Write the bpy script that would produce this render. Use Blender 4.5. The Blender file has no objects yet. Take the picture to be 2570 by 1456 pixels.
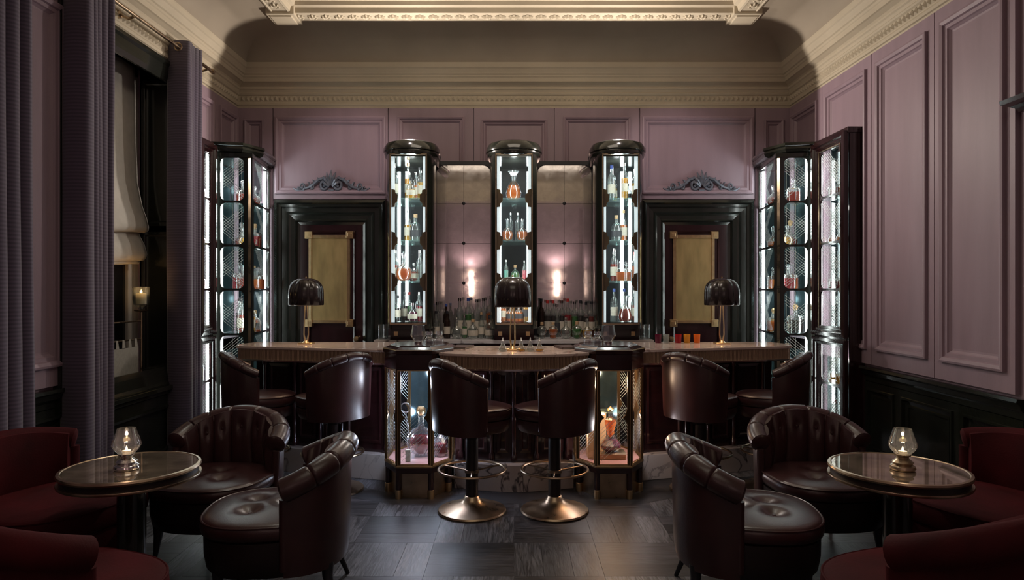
import bpy, math, random
from mathutils import Vector, Matrix
random.seed(11)
SC = bpy.context.scene
COL = SC.collection
PI = math.pi
FP = 1680.0          # focal length in pixels of the 2570 px wide frame

# ---------------------------------------------------------------- camera
cd = bpy.data.cameras.new('camera'); cam = bpy.data.objects.new('camera', cd); COL.objects.link(cam)
cam.location = (0, 0, 1.5); cam.rotation_euler = (PI/2, 0, 0)
cd.sensor_width = 36; cd.lens = FP/2570*36; cd.shift_x = -5/2570; cd.clip_start = 0.02
SC.camera = cam
# ---------------------------------------------------------------- view / world
SC.view_settings.view_transform = 'Standard'; SC.view_settings.look = 'None'
SC.view_settings.gamma = 1.0; SC.view_settings.use_curve_mapping = False
SC.view_settings.exposure = 0.45
w = bpy.data.worlds.new('night'); SC.world = w; w.use_nodes = True
w.node_tree.nodes['Background'].inputs[0].default_value = (0.03, 0.035, 0.05, 1)
w.node_tree.nodes['Background'].inputs[1].default_value = 0.25
# ---------------------------------------------------------------- lights of the room
def lamp(name, kind, loc, energy, color, rot=(0, 0, 0), **kw):
    l = bpy.data.lights.new(name, kind); l.energy = energy; l.color = color
    for k, v in kw.items(): setattr(l, k, v)
    o = bpy.data.objects.new(name, l); COL.objects.link(o); o.location = loc; o.rotation_euler = rot
    return o
# spotlights standing on the two outer display towers, thrown into the room
for sx in (-1, 1):
    lamp('tower_spot', 'SPOT', (sx*0.98, 6.34, 3.02), 64, (1.0, 0.87, 0.76), rot=(PI/2, 0, PI), spot_size=PI*0.995, spot_blend=0.02, shadow_soft_size=0.05)
# added soft area lights below the ceiling, general fill without fixtures
lamp('ceiling_fill_back', 'AREA', (0, 1.2, 3.95), 12, (1.0, 0.88, 0.72), shape='RECTANGLE', size=2.6, size_y=2.2)
lamp('ceiling_fill_front', 'AREA', (0, 4.6, 3.98), 9, (1.0, 0.86, 0.70), rot=(math.radians(35), 0, 0), shape='RECTANGLE', size=1.6, size_y=0.8)
# accent spots in the ceiling washing the panels over the doors, the tables and the bar
for sx in (-1, 1):
    lamp('door_accent', 'SPOT', (sx*0.95, 5.3, 3.95), 40, (1.0, 0.84, 0.80), rot=(math.radians(47), 0, sx*-math.radians(28)), spot_size=math.radians(58), spot_blend=0.6, shadow_soft_size=0.03)
    lamp('table_accent', 'SPOT', (sx*1.45, 4.4, 3.95), 22, (1.0, 0.95, 0.82), rot=(-math.radians(14), math.radians(sx*-3), 0), spot_size=math.radians(52), spot_blend=0.7, shadow_soft_size=0.03)
# uplights of the wall sconces behind the camera
for sx in (-1, 1):
    lamp('sconce_uplight', 'SPOT', (sx*0.92, -0.44, 1.95), 18, (1.0, 0.84, 0.72), rot=(PI, 0, 0), spot_size=math.radians(150), spot_blend=0.6, shadow_soft_size=0.05)
for sx in (-1, 1):  # added spots without fixtures, they brighten the bottles on the back counter
    lamp('back_bar_fill', 'SPOT', (sx*0.52, 5.6, 3.95), 38, (1.0, 0.92, 0.84), rot=(math.radians(19.5), 0, 0), spot_size=math.radians(30), spot_blend=0.7, shadow_soft_size=0.02)
lamp('bar_accent', 'SPOT', (0, 4.7, 3.95), 60, (1.0, 0.82, 0.76), rot=(math.radians(12), 0, 0), spot_size=math.radians(80), spot_blend=0.8, shadow_soft_size=0.04)

# ---------------------------------------------------------------- mesh builder
def ident(p): return p
class MB:
    def __init__(s): s.v = []; s.f = []
    def add(s, vs, fs, M=None):
        o = len(s.v)
        if M is None: s.v += [tuple(p) for p in vs]
        elif isinstance(M, Matrix): s.v += [tuple(M @ Vector(p)) for p in vs]
        else: s.v += [tuple(M(p)) for p in vs]
        s.f += [[i+o for i in f] for f in fs]; return s
    def box(s, x0, x1, y0, y1, z0, z1, M=None):
        return s.add([(x0,y0,z0),(x1,y0,z0),(x1,y1,z0),(x0,y1,z0),(x0,y0,z1),(x1,y0,z1),(x1,y1,z1),(x0,y1,z1)],
            [(0,3,2,1),(4,5,6,7),(0,1,5,4),(1,2,6,5),(2,3,7,6),(3,0,4,7)], M)
    def lathe(s, prof, n=20, M=None, sy=1.0, a0=0.0):
        vs = []; idx = []
        for r, z in prof:
            if r < 1e-6: idx.append([len(vs)]); vs.append((0, 0, z))
            else:
                idx.append(list(range(len(vs), len(vs)+n)))
                vs += [(r*math.cos(a0+2*PI*k/n), sy*r*math.sin(a0+2*PI*k/n), z) for k in range(n)]
        fs = []
        for a, b in zip(idx, idx[1:]):
            for k in range(n):
                k2 = (k+1) % n
                if len(a) == 1 and len(b) == 1: continue
                if len(a) == 1: fs.append((a[0], b[k2], b[k]))
                elif len(b) == 1: fs.append((a[k], a[k2], b[0]))
                else: fs.append((a[k], a[k2], b[k2], b[k]))
        if len(idx[0]) > 1 and len(idx[-1]) > 1:      # open at both ends: a ring, closed on itself
            a, b = idx[-1], idx[0]
            for k in range(n): fs.append((a[k], a[(k+1) % n], b[(k+1) % n], b[k]))
        return s.add(vs, fs, M)
    def prism(s, pts, z0, z1, M=None):
        n = len(pts)
        A = sum(pts[i][0]*pts[(i+1) % n][1]-pts[(i+1) % n][0]*pts[i][1] for i in range(n))
        if A < 0: pts = pts[::-1]
        vs = [(x, y, z0) for x, y in pts]+[(x, y, z1) for x, y in pts]
        fs = [list(range(n))[::-1], list(range(n, 2*n))]+[(i, (i+1) % n, n+(i+1) % n, n+i) for i in range(n)]
        return s.add(vs, fs, M)
    def loft(s, rings, M=None, cap0=True, cap1=True, wrap=True):
        n = len(rings[0]); vs = [p for r in rings for p in r]; fs = []
        for j in range(len(rings)-1):
            for k in range(n if wrap else n-1):
                k2 = (k+1) % n; fs.append((j*n+k, j*n+k2, (j+1)*n+k2, (j+1)*n+k))
        if cap0: fs.append(list(range(n))[::-1])
        if cap1: fs.append([(len(rings)-1)*n+k for k in range(n)])
        return s.add(vs, fs, M)
    def tube(s, pts, r, n=8, M=None, closed=False, sx=1.0):
        P = [Vector(p) for p in pts]; m = len(P)
        R = r if isinstance(r, (list, tuple)) else [r]*m
        T = []
        for i in range(m):
            a = P[(i-1) % m] if (closed or i > 0) else P[i]
            b = P[(i+1) % m] if (closed or i < m-1) else P[i]
            T.append((b-a).normalized())
        up = Vector((0, 0, 1)) if abs(T[0].z) < 0.9 else Vector((0, 1, 0))
        N = (up-T[0]*up.dot(T[0])).normalized(); rings = []
        for i in range(m):
            N = (N-T[i]*N.dot(T[i])).normalized(); B = T[i].cross(N)
            rings.append([tuple(P[i]+(N*math.cos(2*PI*k/n)*sx+B*math.sin(2*PI*k/n))*R[i]) for k in range(n)])
        if closed:
            rings.append(rings[0]); return s.loft(rings, M, False, False)
        return s.loft(rings, M)
    # picture-frame moulding: prof = [(inset, height)], rectangle in (u, v), height along h; last ring may be filled
    def frame(s, u0, u1, v0, v1, prof, M=None, fill=True):
        rings = []
        for p, h in prof:
            rings.append([(u0+p, v0+p, h), (u1-p, v0+p, h), (u1-p, v1-p, h), (u0+p, v1-p, h)])
        return s.loft(rings, M, False, fill)
    # plate with a rounded hole, thickness along h from 0 to t
    def holeplate(s, u0, u1, v0, v1, iu0, iu1, iv0, iv1, r, t, M=None, k=5, h0=0.0):
        inner = []; outer = []
        for (cx, cy, ox, oy, a) in ((iu1-r, iv1-r, u1, v1, 0), (iu0+r, iv1-r, u0, v1, PI/2), (iu0+r, iv0+r, u0, v0, PI), (iu1-r, iv0+r, u1, v0, 1.5*PI)):
            for i in range(k+1):
                b = a+PI/2*i/k
                inner.append((cx+r*math.cos(b), cy+r*math.sin(b))); outer.append((ox, oy))
        n = len(inner)
        vs = [(x, y, h0+t) for x, y in inner]+[(x, y, h0+t) for x, y in outer]+[(x, y, h0) for x, y in inner]+[(x, y, h0) for x, y in outer]
        fs = []
        for i in range(n):
            j = (i+1) % n
            same = outer[i] == outer[j]
            if same: fs += [(i, n+i, j), (2*n+j, 3*n+i, 2*n+i)]
            else: fs += [(i, n+i, n+j, j), (2*n+i, 2*n+j, 3*n+j, 3*n+i), (n+i, 3*n+i, 3*n+j, n+j)]
            fs.append((i, j, 2*n+j, 2*n+i))
        return s.add(vs, fs, M)
    def build(s, name, mat, parent=None, smooth=True, ang=38, bevel=0, loc=None, kind=None, label=None):
        me = bpy.data.meshes.new(name); me.from_pydata(s.v, [], s.f); me.update()
        me.materials.append(mat)
        if smooth:
            me.shade_smooth(); me.set_sharp_from_angle(angle=math.radians(ang))
        o = bpy.data.objects.new(name, me); COL.objects.link(o)
        if parent is not None: o.parent = parent
        if loc is not None: o.location = loc
        if bevel:
            b = o.modifiers.new('bevel', 'BEVEL'); b.width = bevel; b.segments = 2; b.limit_method = 'ANGLE'; b.angle_limit = math.radians(40)
        if kind: o['kind'] = kind
        if label: o['label'] = label
        return o
def copyo(o, parent=None):
    c = o.copy(); COL.objects.link(c); c.parent = parent
    for ch in list(o.children): copyo(ch, c)
    return c
def tag(o, label, cat, group=None):
    o['label'] = label; o['category'] = cat
    if group: o['group'] = group
    return o
def thing(name, label, cat, loc=(0, 0, 0), rz=0, group=None):
    o = bpy.data.objects.new(name, None); COL.objects.link(o); o.location = loc; o.rotation_euler = (0, 0, rz)
    o.empty_display_size = 0.1
    return tag(o, label, cat, group)
def struct(o): o['kind'] = 'structure'; return o
def rr(w, d, r, k=4, cx=0, cy=0):
    out = []
    for (x, y, a) in ((w-r, d-r, 0), (-w+r, d-r, PI/2), (-w+r, -d+r, PI), (w-r, -d+r, 1.5*PI)):
        for i in range(k+1):
            b = a+PI/2*i/k; out.append((cx+x+r*math.cos(b), cy+y+r*math.sin(b)))
    return out

# ---------------------------------------------------------------- materials
def nt(name):
    m = bpy.data.materials.new(name); m.use_nodes = True; t = m.node_tree
    return m, t, t.nodes, t.links, t.nodes['Principled BSDF']
def pm(name, col, rough=0.5, metal=0.0, var=0.15, scale=8.0, bump=0.0, bscale=60.0, coat=0.0, sheen=0.0, stretch=(1, 1, 1), spec=0.5, detail=4, sheen_col=None, coatr=0.1, rvar=0.0):
    m, t, N, L, b = nt(name)
    tc = N.new('ShaderNodeTexCoord'); mp = N.new('ShaderNodeMapping'); mp.inputs['Scale'].default_value = stretch
    L.new(tc.outputs['Object'], mp.inputs[0])
    n = N.new('ShaderNodeTexNoise'); n.inputs['Scale'].default_value = scale; n.inputs['Detail'].default_value = detail
    L.new(mp.outputs[0], n.inputs['Vector'])
    cr = N.new('ShaderNodeMapRange'); cr.inputs['To Min'].default_value = 1-var; cr.inputs['To Max'].default_value = 1+var
    cr.inputs['From Min'].default_value = 0.3; cr.inputs['From Max'].default_value = 0.7
    L.new(n.outputs[0], cr.inputs[0])
    mx = N.new('ShaderNodeVectorMath'); mx.operation = 'SCALE'; mx.inputs[0].default_value = col[:3]
    L.new(cr.outputs[0], mx.inputs['Scale']); L.new(mx.outputs[0], b.inputs['Base Color'])
    b.inputs['Roughness'].default_value = rough; b.inputs['Metallic'].default_value = metal
    b.inputs['Specular IOR Level'].default_value = spec
    if rvar:
        r2 = N.new('ShaderNodeMapRange'); r2.inputs['From Min'].default_value = 0.3; r2.inputs['From Max'].default_value = 0.7
        r2.inputs['To Min'].default_value = max(0, rough-rvar); r2.inputs['To Max'].default_value = rough+rvar
        L.new(n.outputs[0], r2.inputs[0]); L.new(r2.outputs[0], b.inputs['Roughness'])
    b.inputs['Coat Weight'].default_value = coat; b.inputs['Coat Roughness'].default_value = coatr
    b.inputs['Sheen Weight'].default_value = sheen
    if sheen_col: b.inputs['Sheen Tint'].default_value = (*sheen_col, 1)
    if bump:
        n2 = N.new('ShaderNodeTexNoise'); n2.inputs['Scale'].default_value = bscale; n2.inputs['Detail'].default_value = 3
        L.new(mp.outputs[0], n2.inputs['Vector'])
        bp = N.new('ShaderNodeBump'); bp.inputs['Strength'].default_value = bump; bp.inputs['Distance'].default_value = 0.01
        L.new(n2.outputs[0], bp.inputs['Height']); L.new(bp.outputs[0], b.inputs['Normal'])
    return m
def emat(name, col, s):
    m, t, N, L, b = nt(name)
    b.inputs['Base Color'].default_value = (*col, 1); b.inputs['Emission Color'].default_value = (*col, 1); b.inputs['Emission Strength'].default_value = s
    return m
def glassy(name, col, thick=0.5, rim=0.5, rough=0.02, body=0.0, bodycol=None, refl=0.08):
    """thin tinted glass: tinted see-through, mirror sheen that grows to the rim, optional cloudy body"""
    m, t, N, L, b = nt(name); N.remove(b); out = N['Material Output']
    tr = N.new('ShaderNodeBsdfTransparent'); tr.inputs[0].default_value = (*col, 1)
    gl = N.new('ShaderNodeBsdfGlossy'); gl.inputs[0].default_value = (0.9, 0.92, 0.92, 1); gl.inputs['Roughness'].default_value = rough
    lw = N.new('ShaderNodeLayerWeight'); lw.inputs[0].default_value = thick
    mr = N.new('ShaderNodeMapRange'); mr.inputs['To Min'].default_value = refl; mr.inputs['To Max'].default_value = rim
    L.new(lw.outputs['Facing'], mr.inputs[0])
    last = tr
    if body:
        df = N.new('ShaderNodeBsdfTranslucent'); df.inputs[0].default_value = (*(bodycol or col), 1)
        d2 = N.new('ShaderNodeBsdfDiffuse'); d2.inputs[0].default_value = (*(bodycol or col), 1)
        ms = N.new('ShaderNodeMixShader'); ms.inputs[0].default_value = 0.4; L.new(df.outputs[0], ms.inputs[1]); L.new(d2.outputs[0], ms.inputs[2])
        m2 = N.new('ShaderNodeMixShader'); m2.inputs[0].default_value = body
        L.new(tr.outputs[0], m2.inputs[1]); L.new(ms.outputs[0], m2.inputs[2]); last = m2
    m3 = N.new('ShaderNodeMixShader'); L.new(mr.outputs[0], m3.inputs[0]); L.new(last.outputs[0], m3.inputs[1]); L.new(gl.outputs[0], m3.inputs[2])
    L.new(m3.outputs[0], out.inputs[0]); return m

M = {}
M['lav'] = pm('lavender_paint', (0.295, 0.212, 0.258), 0.5, var=0.07, scale=3, bump=0.06, bscale=40, stretch=(3, 3, 0.4))
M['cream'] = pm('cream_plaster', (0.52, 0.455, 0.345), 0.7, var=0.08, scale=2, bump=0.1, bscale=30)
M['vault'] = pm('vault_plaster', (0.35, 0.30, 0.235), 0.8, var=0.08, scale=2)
M['black'] = pm('black_green_gloss', (0.015, 0.017, 0.014), 0.16, var=0.3, scale=3, bump=0.12, bscale=7, coat=0.6)
M['hammer'] = pm('dark_relief_gloss', (0.012, 0.014, 0.010), 0.14, var=0.3, scale=3, bump=0.5, bscale=14, coat=0.6, stretch=(1, 1, 0.5))
M['mahog'] = pm('dark_mahogany', (0.020, 0.006, 0.007), 0.17, var=0.4, scale=5, stretch=(4, 4, 0.6), coat=0.5)
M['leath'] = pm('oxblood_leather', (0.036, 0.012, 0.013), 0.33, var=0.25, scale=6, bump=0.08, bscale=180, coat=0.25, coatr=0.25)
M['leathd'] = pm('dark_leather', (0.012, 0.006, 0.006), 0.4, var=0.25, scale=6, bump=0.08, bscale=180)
M['velvet'] = pm('red_velvet', (0.042, 0.003, 0.005), 0.8, var=0.45, scale=4, bump=0.1, bscale=120, sheen=0.06, sheen_col=(0.9, 0.1, 0.12), spec=0.15)
M['brass'] = pm('brass', (0.72, 0.52, 0.28), 0.28, metal=1, var=0.12, scale=20)
M['brassold'] = pm('old_brass', (0.42, 0.32, 0.22), 0.32, metal=1, var=0.2, scale=10, rvar=0.08)
M['band'] = pm('fluted_bronze', (0.36, 0.26, 0.18), 0.42, metal=0.85, var=0.04, scale=3)
M['pinkfloor'] = pm('rosy_lacquer_floor', (0.28, 0.16, 0.15), 0.25, var=0.1)
M['steel'] = pm('polished_steel', (0.75, 0.73, 0.70), 0.15, metal=1, var=0.05)
M['bronze'] = pm('dark_bronze_bracket', (0.10, 0.065, 0.03), 0.35, metal=0.6, var=0.2)
M['pewter'] = pm('pewter_paint', (0.15, 0.165, 0.21), 0.4, metal=0.3, var=0.3, scale=30, bump=0.2, bscale=80)
M['shade'] = pm('lamp_shade_lacquer', (0.020, 0.014, 0.015), 0.22, var=0.2, coat=0.4)
M['wax'] = pm('wax', (0.85, 0.75, 0.55), 0.5, var=0.05)
M['paper'] = pm('paper', (0.30, 0.29, 0.26), 0.8, var=0.1, scale=40)
M['cream_label'] = pm('label_paper', (0.42, 0.38, 0.31), 0.7, var=0.1, scale=60)
M['dark_label'] = pm('label_dark', (0.03, 0.03, 0.035), 0.6, var=0.1, scale=60)
M['blind'] = pm('linen_blind', (0.48, 0.46, 0.42), 0.9, var=0.08, scale=12, bump=0.15, bscale=300)
M['white'] = pm('white_window_paint', (0.45, 0.42, 0.38), 0.4, var=0.05)
M['teal'] = pm('smoked_mirror', (0.030, 0.052, 0.060), 0.10, metal=0.7, var=0.25, scale=3)
M['darkback'] = pm('dark_niche', (0.007, 0.010, 0.012), 0.5, var=0.2, spec=0.2)
M['frost'] = pm('frosted_edge', (0.80, 0.90, 0.90), 0.6, var=0.03)
M['led'] = emat('led_strip', (0.93, 1.0, 0.98), 9)
M['led2'] = emat('led_strip_soft', (0.92, 0.97, 1.0), 3.0)
M['ledpanel'] = emat('frosted_light_panel', (0.80, 0.90, 0.95), 0.45)
M['ledw'] = emat('led_warm', (1.0, 0.62, 0.36), 3)
M['ledp'] = emat('led_violet', (0.90, 0.84, 1.0), 3)
M['flame'] = emat('flame', (1.0, 0.62, 0.28), 14)
M['sconce'] = emat('sconce_glow', (1.0, 0.74, 0.6), 5.5)
M['pane'] = glassy('pane_glass', (0.97, 0.985, 0.98), 0.35, 0.45, 0.01, refl=0.04)
M['shelfglass'] = glassy('shelf_glass', (0.80, 0.92, 0.90), 0.5, 0.5, 0.03, body=0.06, bodycol=(0.6, 0.8, 0.78))
M['clear'] = glassy('clear_bottle_glass', (0.86, 0.89, 0.88), 0.5, 0.85, 0.06, refl=0.025, body=0.04, bodycol=(0.8, 0.85, 0.85))
M['night'] = pm('night_glass', (0.004, 0.005, 0.006), 0.05, var=0.1)
def liq(n, c, b=0.8): M[n] = glassy(n, c, 0.5, 0.18, 0.08, body=b, bodycol=c, refl=0.015)
liq('amber', (0.70, 0.20, 0.02)); liq('rum', (0.42, 0.04, 0.012)); liq('gold', (0.80, 0.48, 0.06)); liq('ruby', (0.55, 0.012, 0.03))
liq('greenliq', (0.10, 0.36, 0.08)); liq('orange', (0.85, 0.30, 0.03)); liq('aqua', (0.3, 0.7, 0.65)); liq('pink', (0.9, 0.12, 0.22)); liq('water', (0.80, 0.82, 0.80), 0.15)
liq('darkliq', (0.05, 0.025, 0.02), 0.7); liq('cognac', (0.30, 0.004, 0.02), 0.6); liq('violet', (0.25, 0.02, 0.08))
M['capblack'] = pm('black_cap', (0.015, 0.015, 0.02), 0.4); M['capred'] = pm('red_cap', (0.35, 0.03, 0.03), 0.4); M['capblue'] = pm('blue_cap', (0.03, 0.06, 0.25), 0.4)
M['capsilver'] = M['steel']; M['cork'] = pm('cork', (0.42, 0.27, 0.14), 0.8, scale=60, var=0.3)
M['crystal'] = glassy('cut_crystal', (0.9, 0.9, 0.93), 0.4, 0.85, 0.06, refl=0.08, body=0.03, bodycol=(0.85, 0.85, 0.9))
M['tan'] = pm('tan_box', (0.50, 0.30, 0.15), 0.5, var=0.1)
M['wood'] = pm('light_wood_block', (0.35, 0.17, 0.08), 0.5, var=0.3, scale=10, stretch=(1, 8, 8))

def floor_mat(name, along):
    m, t, N, L, b = nt(name)
    tc = N.new('ShaderNodeTexCoord'); oi = N.new('ShaderNodeObjectInfo')
    mp = N.new('ShaderNodeMapping'); mp.inputs['Scale'].default_value = (1, 10, 1) if along == 0 else (10, 1, 1)
    ad = N.new('ShaderNodeVectorMath'); ad.operation = 'SCALE'; L.new(oi.outputs['Location'], ad.inputs[0]); ad.inputs['Scale'].default_value = 3.7
    a2 = N.new('ShaderNodeVectorMath'); L.new(tc.outputs['Object'], a2.inputs[0]); L.new(ad.outputs[0], a2.inputs[1]); L.new(a2.outputs[0], mp.inputs[0])
    wv = N.new('ShaderNodeTexNoise'); wv.inputs['Scale'].default_value = 5; wv.inputs['Detail'].default_value = 8; wv.inputs['Distortion'].default_value = 1.6
    L.new(mp.outputs[0], wv.inputs['Vector'])
    cr = N.new('ShaderNodeValToRGB'); cr.color_ramp.elements[0].position = 0.36; cr.color_ramp.elements[0].color = (0.014, 0.015, 0.019, 1)
    cr.color_ramp.elements[1].position = 0.66; cr.color_ramp.elements[1].color = (0.085, 0.088, 0.102, 1)
    L.new(wv.outputs[0], cr.inputs[0])
    mr = N.new('ShaderNodeMapRange'); mr.inputs['To Min'].default_value = 0.4; mr.inputs['To Max'].default_value = 1.7; L.new(oi.outputs['Random'], mr.inputs[0])
    sc = N.new('ShaderNodeVectorMath'); sc.operation = 'SCALE'; L.new(cr.outputs[0], sc.inputs[0]); L.new(mr.outputs[0], sc.inputs['Scale'])
    L.new(sc.outputs[0], b.inputs['Base Color'])
    r2 = N.new('ShaderNodeMapRange'); r2.inputs['To Min'].default_value = 0.32; r2.inputs['To Max'].default_value = 0.55; L.new(wv.outputs[0], r2.inputs[0]); L.new(r2.outputs[0], b.inputs['Roughness'])
    bp = N.new('ShaderNodeBump'); bp.inputs['Strength'].default_value = 0.35; bp.inputs['Distance'].default_value = 0.003
    L.new(wv.outputs[0], bp.inputs['Height']); L.new(bp.outputs[0], b.inputs['Normal'])
    return m
M['plankx'] = floor_mat('dark_oak_plank_x', 0); M['planky'] = floor_mat('dark_oak_plank_y', 1)
for _k, _g in (('plankx', (0.010, 0.010, 0.013, 0.052, 0.052, 0.062)), ('planky', (0.022, 0.023, 0.028, 0.125, 0.130, 0.150))):
    _cr = [n for n in M[_k].node_tree.nodes if n.type == 'VALTORGB'][0].color_ramp
    _cr.elements[0].color = (*_g[:3], 1); _cr.elements[1].color = (*_g[3:], 1)
M['border'] = pm('dark_floor_border', (0.030, 0.032, 0.038), 0.45, var=0.2, scale=6)

def marble(name, base, vein, scale=2.2, rough=0.12, w=0.035):
    m, t, N, L, b = nt(name)
    tc = N.new('ShaderNodeTexCoord')
    n1 = N.new('ShaderNodeTexNoise'); n1.inputs['Scale'].default_value = scale; n1.inputs['Detail'].default_value = 5; n1.inputs['Distortion'].default_value = 1.2
    L.new(tc.outputs['Object'], n1.inputs['Vector'])
    sb = N.new('ShaderNodeMath'); sb.operation = 'SUBTRACT'; sb.inputs[1].default_value = 0.5; L.new(n1.outputs[0], sb.inputs[0])
    ab = N.new('ShaderNodeMath'); ab.operation = 'ABSOLUTE'; L.new(sb.outputs[0], ab.inputs[0])
    cr = N.new('ShaderNodeValToRGB'); cr.color_ramp.elements[0].position = 0.0; cr.color_ramp.elements[0].color = (*vein, 1)
    cr.color_ramp.elements[1].position = w; cr.color_ramp.elements[1].color = (*base, 1)
    L.new(ab.outputs[0], cr.inputs[0])
    n2 = N.new('ShaderNodeTexNoise'); n2.inputs['Scale'].default_value = 1.3; L.new(tc.outputs['Object'], n2.inputs['Vector'])
    m2 = N.new('ShaderNodeMapRange'); m2.inputs['From Min'].default_value = 0.35; m2.inputs['From Max'].default_value = 0.6; L.new(n2.outputs[0], m2.inputs[0])
    mx = N.new('ShaderNodeMix'); mx.data_type = 'RGBA'; L.new(m2.outputs[0], mx.inputs[0]); mx.inputs[6].default_value = (*base, 1); L.new(cr.outputs[0], mx.inputs[7])
    L.new(mx.outputs[2], b.inputs['Base Color']); b.inputs['Roughness'].default_value = rough
    return m
M['marble'] = marble('white_marble', (0.46, 0.43, 0.42), (0.06, 0.055, 0.06), 2.2, 0.2, 0.022)
M['counter'] = marble('rosy_marble', (0.60, 0.49, 0.44), (0.28, 0.20, 0.17), 3.0, 0.10, 0.03)
M['tabletop'] = pm('smoked_bronze_mirror_top', (0.60, 0.50, 0.40), 0.03, metal=0.85, var=0.35, scale=9, detail=8)

def curtain_mat():
    m, t, N, L, b = nt('plum_curtain_weave')
    tc = N.new('ShaderNodeTexCoord'); sp = N.new('ShaderNodeSeparateXYZ'); L.new(tc.outputs['Object'], sp.inputs[0])
    mu = N.new('ShaderNodeMath'); mu.operation = 'MULTIPLY'; mu.inputs[1].default_value = 2*PI/0.022; L.new(sp.outputs['Z'], mu.inputs[0])
    si = N.new('ShaderNodeMath'); si.operation = 'SINE'; L.new(mu.outputs[0], si.inputs[0])
    mr = N.new('ShaderNodeMapRange'); mr.inputs['From Min'].default_value = -1; mr.inputs['From Max'].default_value = 1; L.new(si.outputs[0], mr.inputs[0])
    mx = N.new('ShaderNodeMix'); mx.data_type = 'RGBA'; L.new(mr.outputs[0], mx.inputs[0]); mx.inputs[6].default_value = (0.056, 0.042, 0.070, 1); mx.inputs[7].default_value = (0.092, 0.072, 0.114, 1)
    L.new(mx.outputs[2], b.inputs['Base Color']); b.inputs['Roughness'].default_value = 0.85; b.inputs['Sheen Weight'].default_value = 0.3
    return m
M['curtain'] = curtain_mat()
def antique_mirror():
    m, t, N, L, b = nt('antique_mirror')
    tc = N.new('ShaderNodeTexCoord'); n = N.new('ShaderNodeTexNoise'); n.inputs['Scale'].default_value = 9; n.inputs['Detail'].default_value = 8; n.inputs['Roughness'].default_value = 0.7
    L.new(tc.outputs['Object'], n.inputs['Vector'])
    r = N.new('ShaderNodeMapRange'); r.inputs['From Min'].default_value = 0.35; r.inputs['From Max'].default_value = 0.7; r.inputs['To Min'].default_value = 0.02; r.inputs['To Max'].default_value = 0.11
    L.new(n.outputs[0], r.inputs[0]); L.new(r.outputs[0], b.inputs['Roughness'])
    c = N.new('ShaderNodeMapRange'); c.inputs['From Min'].default_value = 0.35; c.inputs['From Max'].default_value = 0.7; c.inputs['To Min'].default_value = 1.0; c.inputs['To Max'].default_value = 0.75; L.new(n.outputs[0], c.inputs[0])
    mx = N.new('ShaderNodeVectorMath'); mx.operation = 'SCALE'; mx.inputs[0].default_value = (0.92, 0.86, 0.84); L.new(c.outputs[0], mx.inputs['Scale'])
    L.new(mx.outputs[0], b.inputs['Base Color']); b.inputs['Metallic'].default_value = 0.9
    return m
M['mirror'] = antique_mirror()
M['goldmirror'] = pm('gold_tinted_mirror', (0.55, 0.40, 0.18), 0.16, metal=0.55, var=0.25, scale=6, bump=0.05, bscale=10, stretch=(2, 2, 0.5))
# ================================================================ the room
XW, YB, YF = 2.9, 7.0, -0.6
ZC = 3.396
def mBack(p): return (p[0], YB-p[2], p[1])
def mLeft(p): return (-XW+p[2], p[0], p[1])
def mRight(p): return (XW-p[2], p[0], p[1])
def mFront(p): return (p[0], YF+p[2], p[1])

# floor
m = MB(); m.box(-XW, XW, YF, YB, -0.06, -0.018)
FX, FY0, FY1 = 2.85, 4.437-0.465*5, 4.437+0.465*2
m.box(-XW, XW, YF, FY0, -0.018, 0).box(-XW, XW, FY1, YB, -0.018, 0).box(-XW, -FX, FY0, FY1, -0.018, 0).box(FX, XW, FY0, FY1, -0.018, 0)
floor = struct(m.build('floor', M['planky'], smooth=False))
pw = 0.475/3; ph = 0.465/3
me_x = MB().box(-0.2375+0.0008, 0.2375-0.0008, -ph/2+0.0006, ph/2-0.0006, -0.018, 0)
me_y = MB().box(-pw/2+0.0008, pw/2-0.0008, -0.2325+0.0006, 0.2325-0.0006, -0.018, 0)
px0 = me_x.build('plank', M['plankx'], floor, smooth=False); py0 = me_y.build('plank', M['planky'], floor, smooth=False)
first = {0: px0, 1: py0}
for j in range(7):
    for i in range(12):
        cx = -2.85+0.475*(i+0.5); cy = FY0+0.465*(j+0.5); k = (i+j) % 2
        for q in range(3):
            if first[k] is not None: o = first[k]; src = o; first[k] = None; (globals().__setitem__('srcx' if k == 0 else 'srcy', o))
            else: o = (srcx if k == 0 else srcy).copy(); COL.objects.link(o); o.parent = floor
            o.location = (cx, cy+(q-1)*ph, random.uniform(-0.0006, 0)) if k == 0 else (cx+(q-1)*pw, cy, random.uniform(-0.0006, 0))

# walls: lavender above a dark gloss dado
def bx(m, x0, x1, y0, y1, z0, z1): m.box(x0, x1, y0, y1, z0, z1)
m = MB(); m.box(-XW-0.1, XW+0.1, YB, YB+0.1, 0, 4.3); wall_back = struct(m.build('wall_back', M['lav'], smooth=False))
m = MB(); m.box(-XW-0.1, XW+0.1, YF-0.1, YF, 0, 4.3); wall_front = struct(m.build('wall_front', M['lav'], smooth=False))
m = MB(); m.box(XW, XW+0.1, YF, YB, 0, 4.3); wall_right = struct(m.build('wall_right', M['lav'], smooth=False))
WY0, WY1, WZ0, WZ1 = 4.38, 5.76, 0.72, 3.40
m = MB(); m.box(-XW-0.45, -XW, YF, WY0, 0, 4.3).box(-XW-0.45, -XW, WY1, YB, 0, 4.3).box(-XW-0.45, -XW, WY0, WY1, 0, WZ0).box(-XW-0.45, -XW, WY0, WY1, WZ1, 4.3)
wall_left = struct(m.build('wall_left', M['lav'], smooth=False))

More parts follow.
